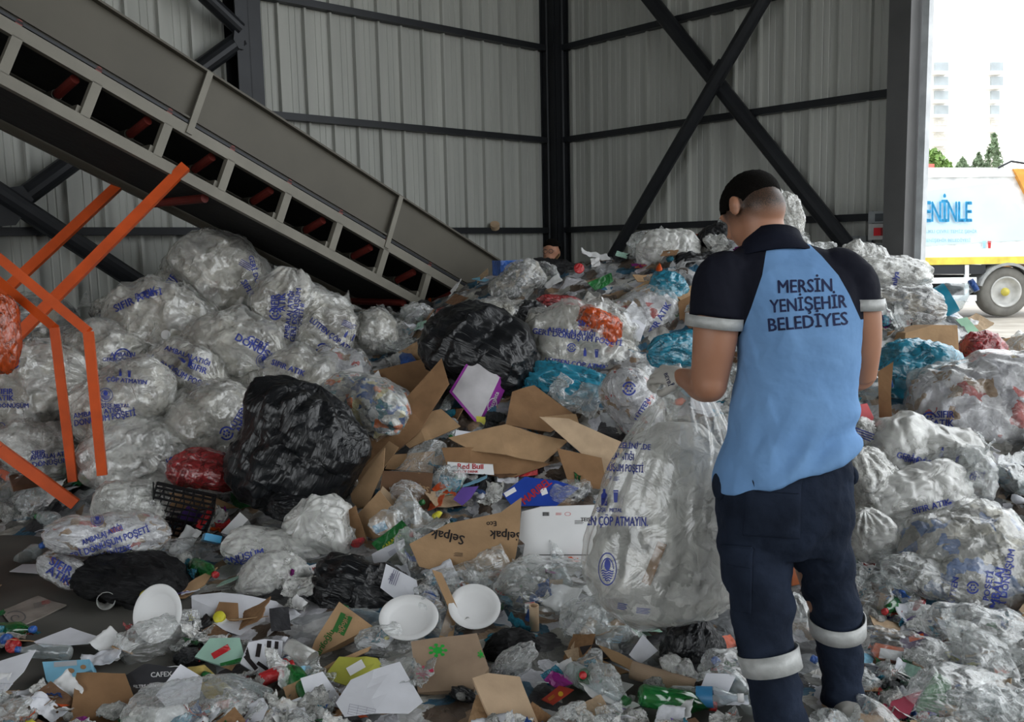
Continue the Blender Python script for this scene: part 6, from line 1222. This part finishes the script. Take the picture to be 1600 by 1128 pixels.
count = {}
for (nm, cat, head, grp, protos, cnt, (s0, s1), tilt, lift) in KIN:
    k = 0; tries = 0
    while k < cnt and tries < cnt*12:
        tries += 1; px = RG.uniform(-130, 1680); py = RG.uniform(330, 1170) if RG.random() < .75 or cat == 'film' else RG.uniform(850, 1170)
        if nm in LOW: px = RG.uniform(60, 1640); py = RG.uniform(760, 1175) if RG.random() < .7 else RG.uniform(400, 760)
        h = hit(px, py)
        if h is None: continue
        z = Hxy(h.x, h.y)
        if z < .004 and RG.random() < .55: continue
        if h.y > 9: continue
        if stack_zone(px, py): continue
        if any(((px-a)/c)**2+((py-b)/d)**2 < 1 for a, b, c, d in floor_free): continue
        sz = RG.uniform(s0, s1)*(1+.07*max(0, h.y-4.5))*min(1, .62+.38*(h.y-2.6)/1.6); rad = sz*FPX/h.y*.5
        inside = any(((px-a)/(c+rad*.6))**2+((py-b-rad*.3)/(d+rad*.7))**2 < 1 for a, b, c, d, _ in HERO)
        if inside and RG.random() < .97: continue
        me = RG.choice(protos); o = bpy.data.objects.new(nm, me); COL.objects.link(o)
        u = 800+FPX*h.x/h.y; e = .15; nx = -(Hxy(h.x+e, h.y)-Hxy(h.x-e, h.y))/(2*e); ny = -(Hxy(h.x, h.y+e)-Hxy(h.x, h.y-e))/(2*e)
        n = Vector((nx, ny, 1)).normalized(); q = n.to_track_quat('Z', 'Y') if n.length else None
        M = Matrix.Translation(h+n*(lift+.1*sz)) @ q.to_matrix().to_4x4() @ Euler((R(RG.uniform(-tilt, tilt)*.7), R(RG.uniform(-tilt, tilt)*.7), RG.uniform(0, 6.28))).to_matrix().to_4x4() @ Matrix.Diagonal((sz, sz, sz, 1))
        o.matrix_world = M
        tag(o, head+' lying '+near(px, py), cat, grp); k += 1
# empty bottles
MCAPS = [M_BLUEPL, M_WHITE, M_RED, M_GREEN]
pr = []
for i in range(4):
    d = bottle(MBOT if i != 2 else MGB, MCAPS[i])(); ms = []
    for n_2, mb, mt, sm in d: me = mesh(n_2, mb.V, mb.F, True); me.materials.append(mt); ms.append((n_2, me))
    pr.append(ms)
k = 0
while k < 42:
    px, py = RG.uniform(0, 1600), RG.uniform(400, 1120); h = hit(px, py)
    if h is None or h.y > 8.5 or stack_zone(px, py) or any(((px-a)/c)**2+((py-b)/d)**2 < 1 for a, b, c, d, _ in HERO): continue
    root = bpy.data.objects.new('water_bottle', None); COL.objects.link(root); root.location = h+Vector((0, 0, .05)); root.rotation_euler = (R(RG.uniform(60, 110)), 0, RG.uniform(0, 6.28)); root.scale = (RG.uniform(.8, 1.15),)*3
    i = RG.randrange(4); tag(root, ('empty green bottle' if i == 2 else 'empty clear bottle with %s cap' % ['blue', 'white', '', 'green'][i])+' lying '+near(px, py), 'bottle', 'empty bottles on the heap')
    for n_2, me in pr[i]: c = bpy.data.objects.new(n_2, me); COL.objects.link(c); c.parent = root
    k += 1
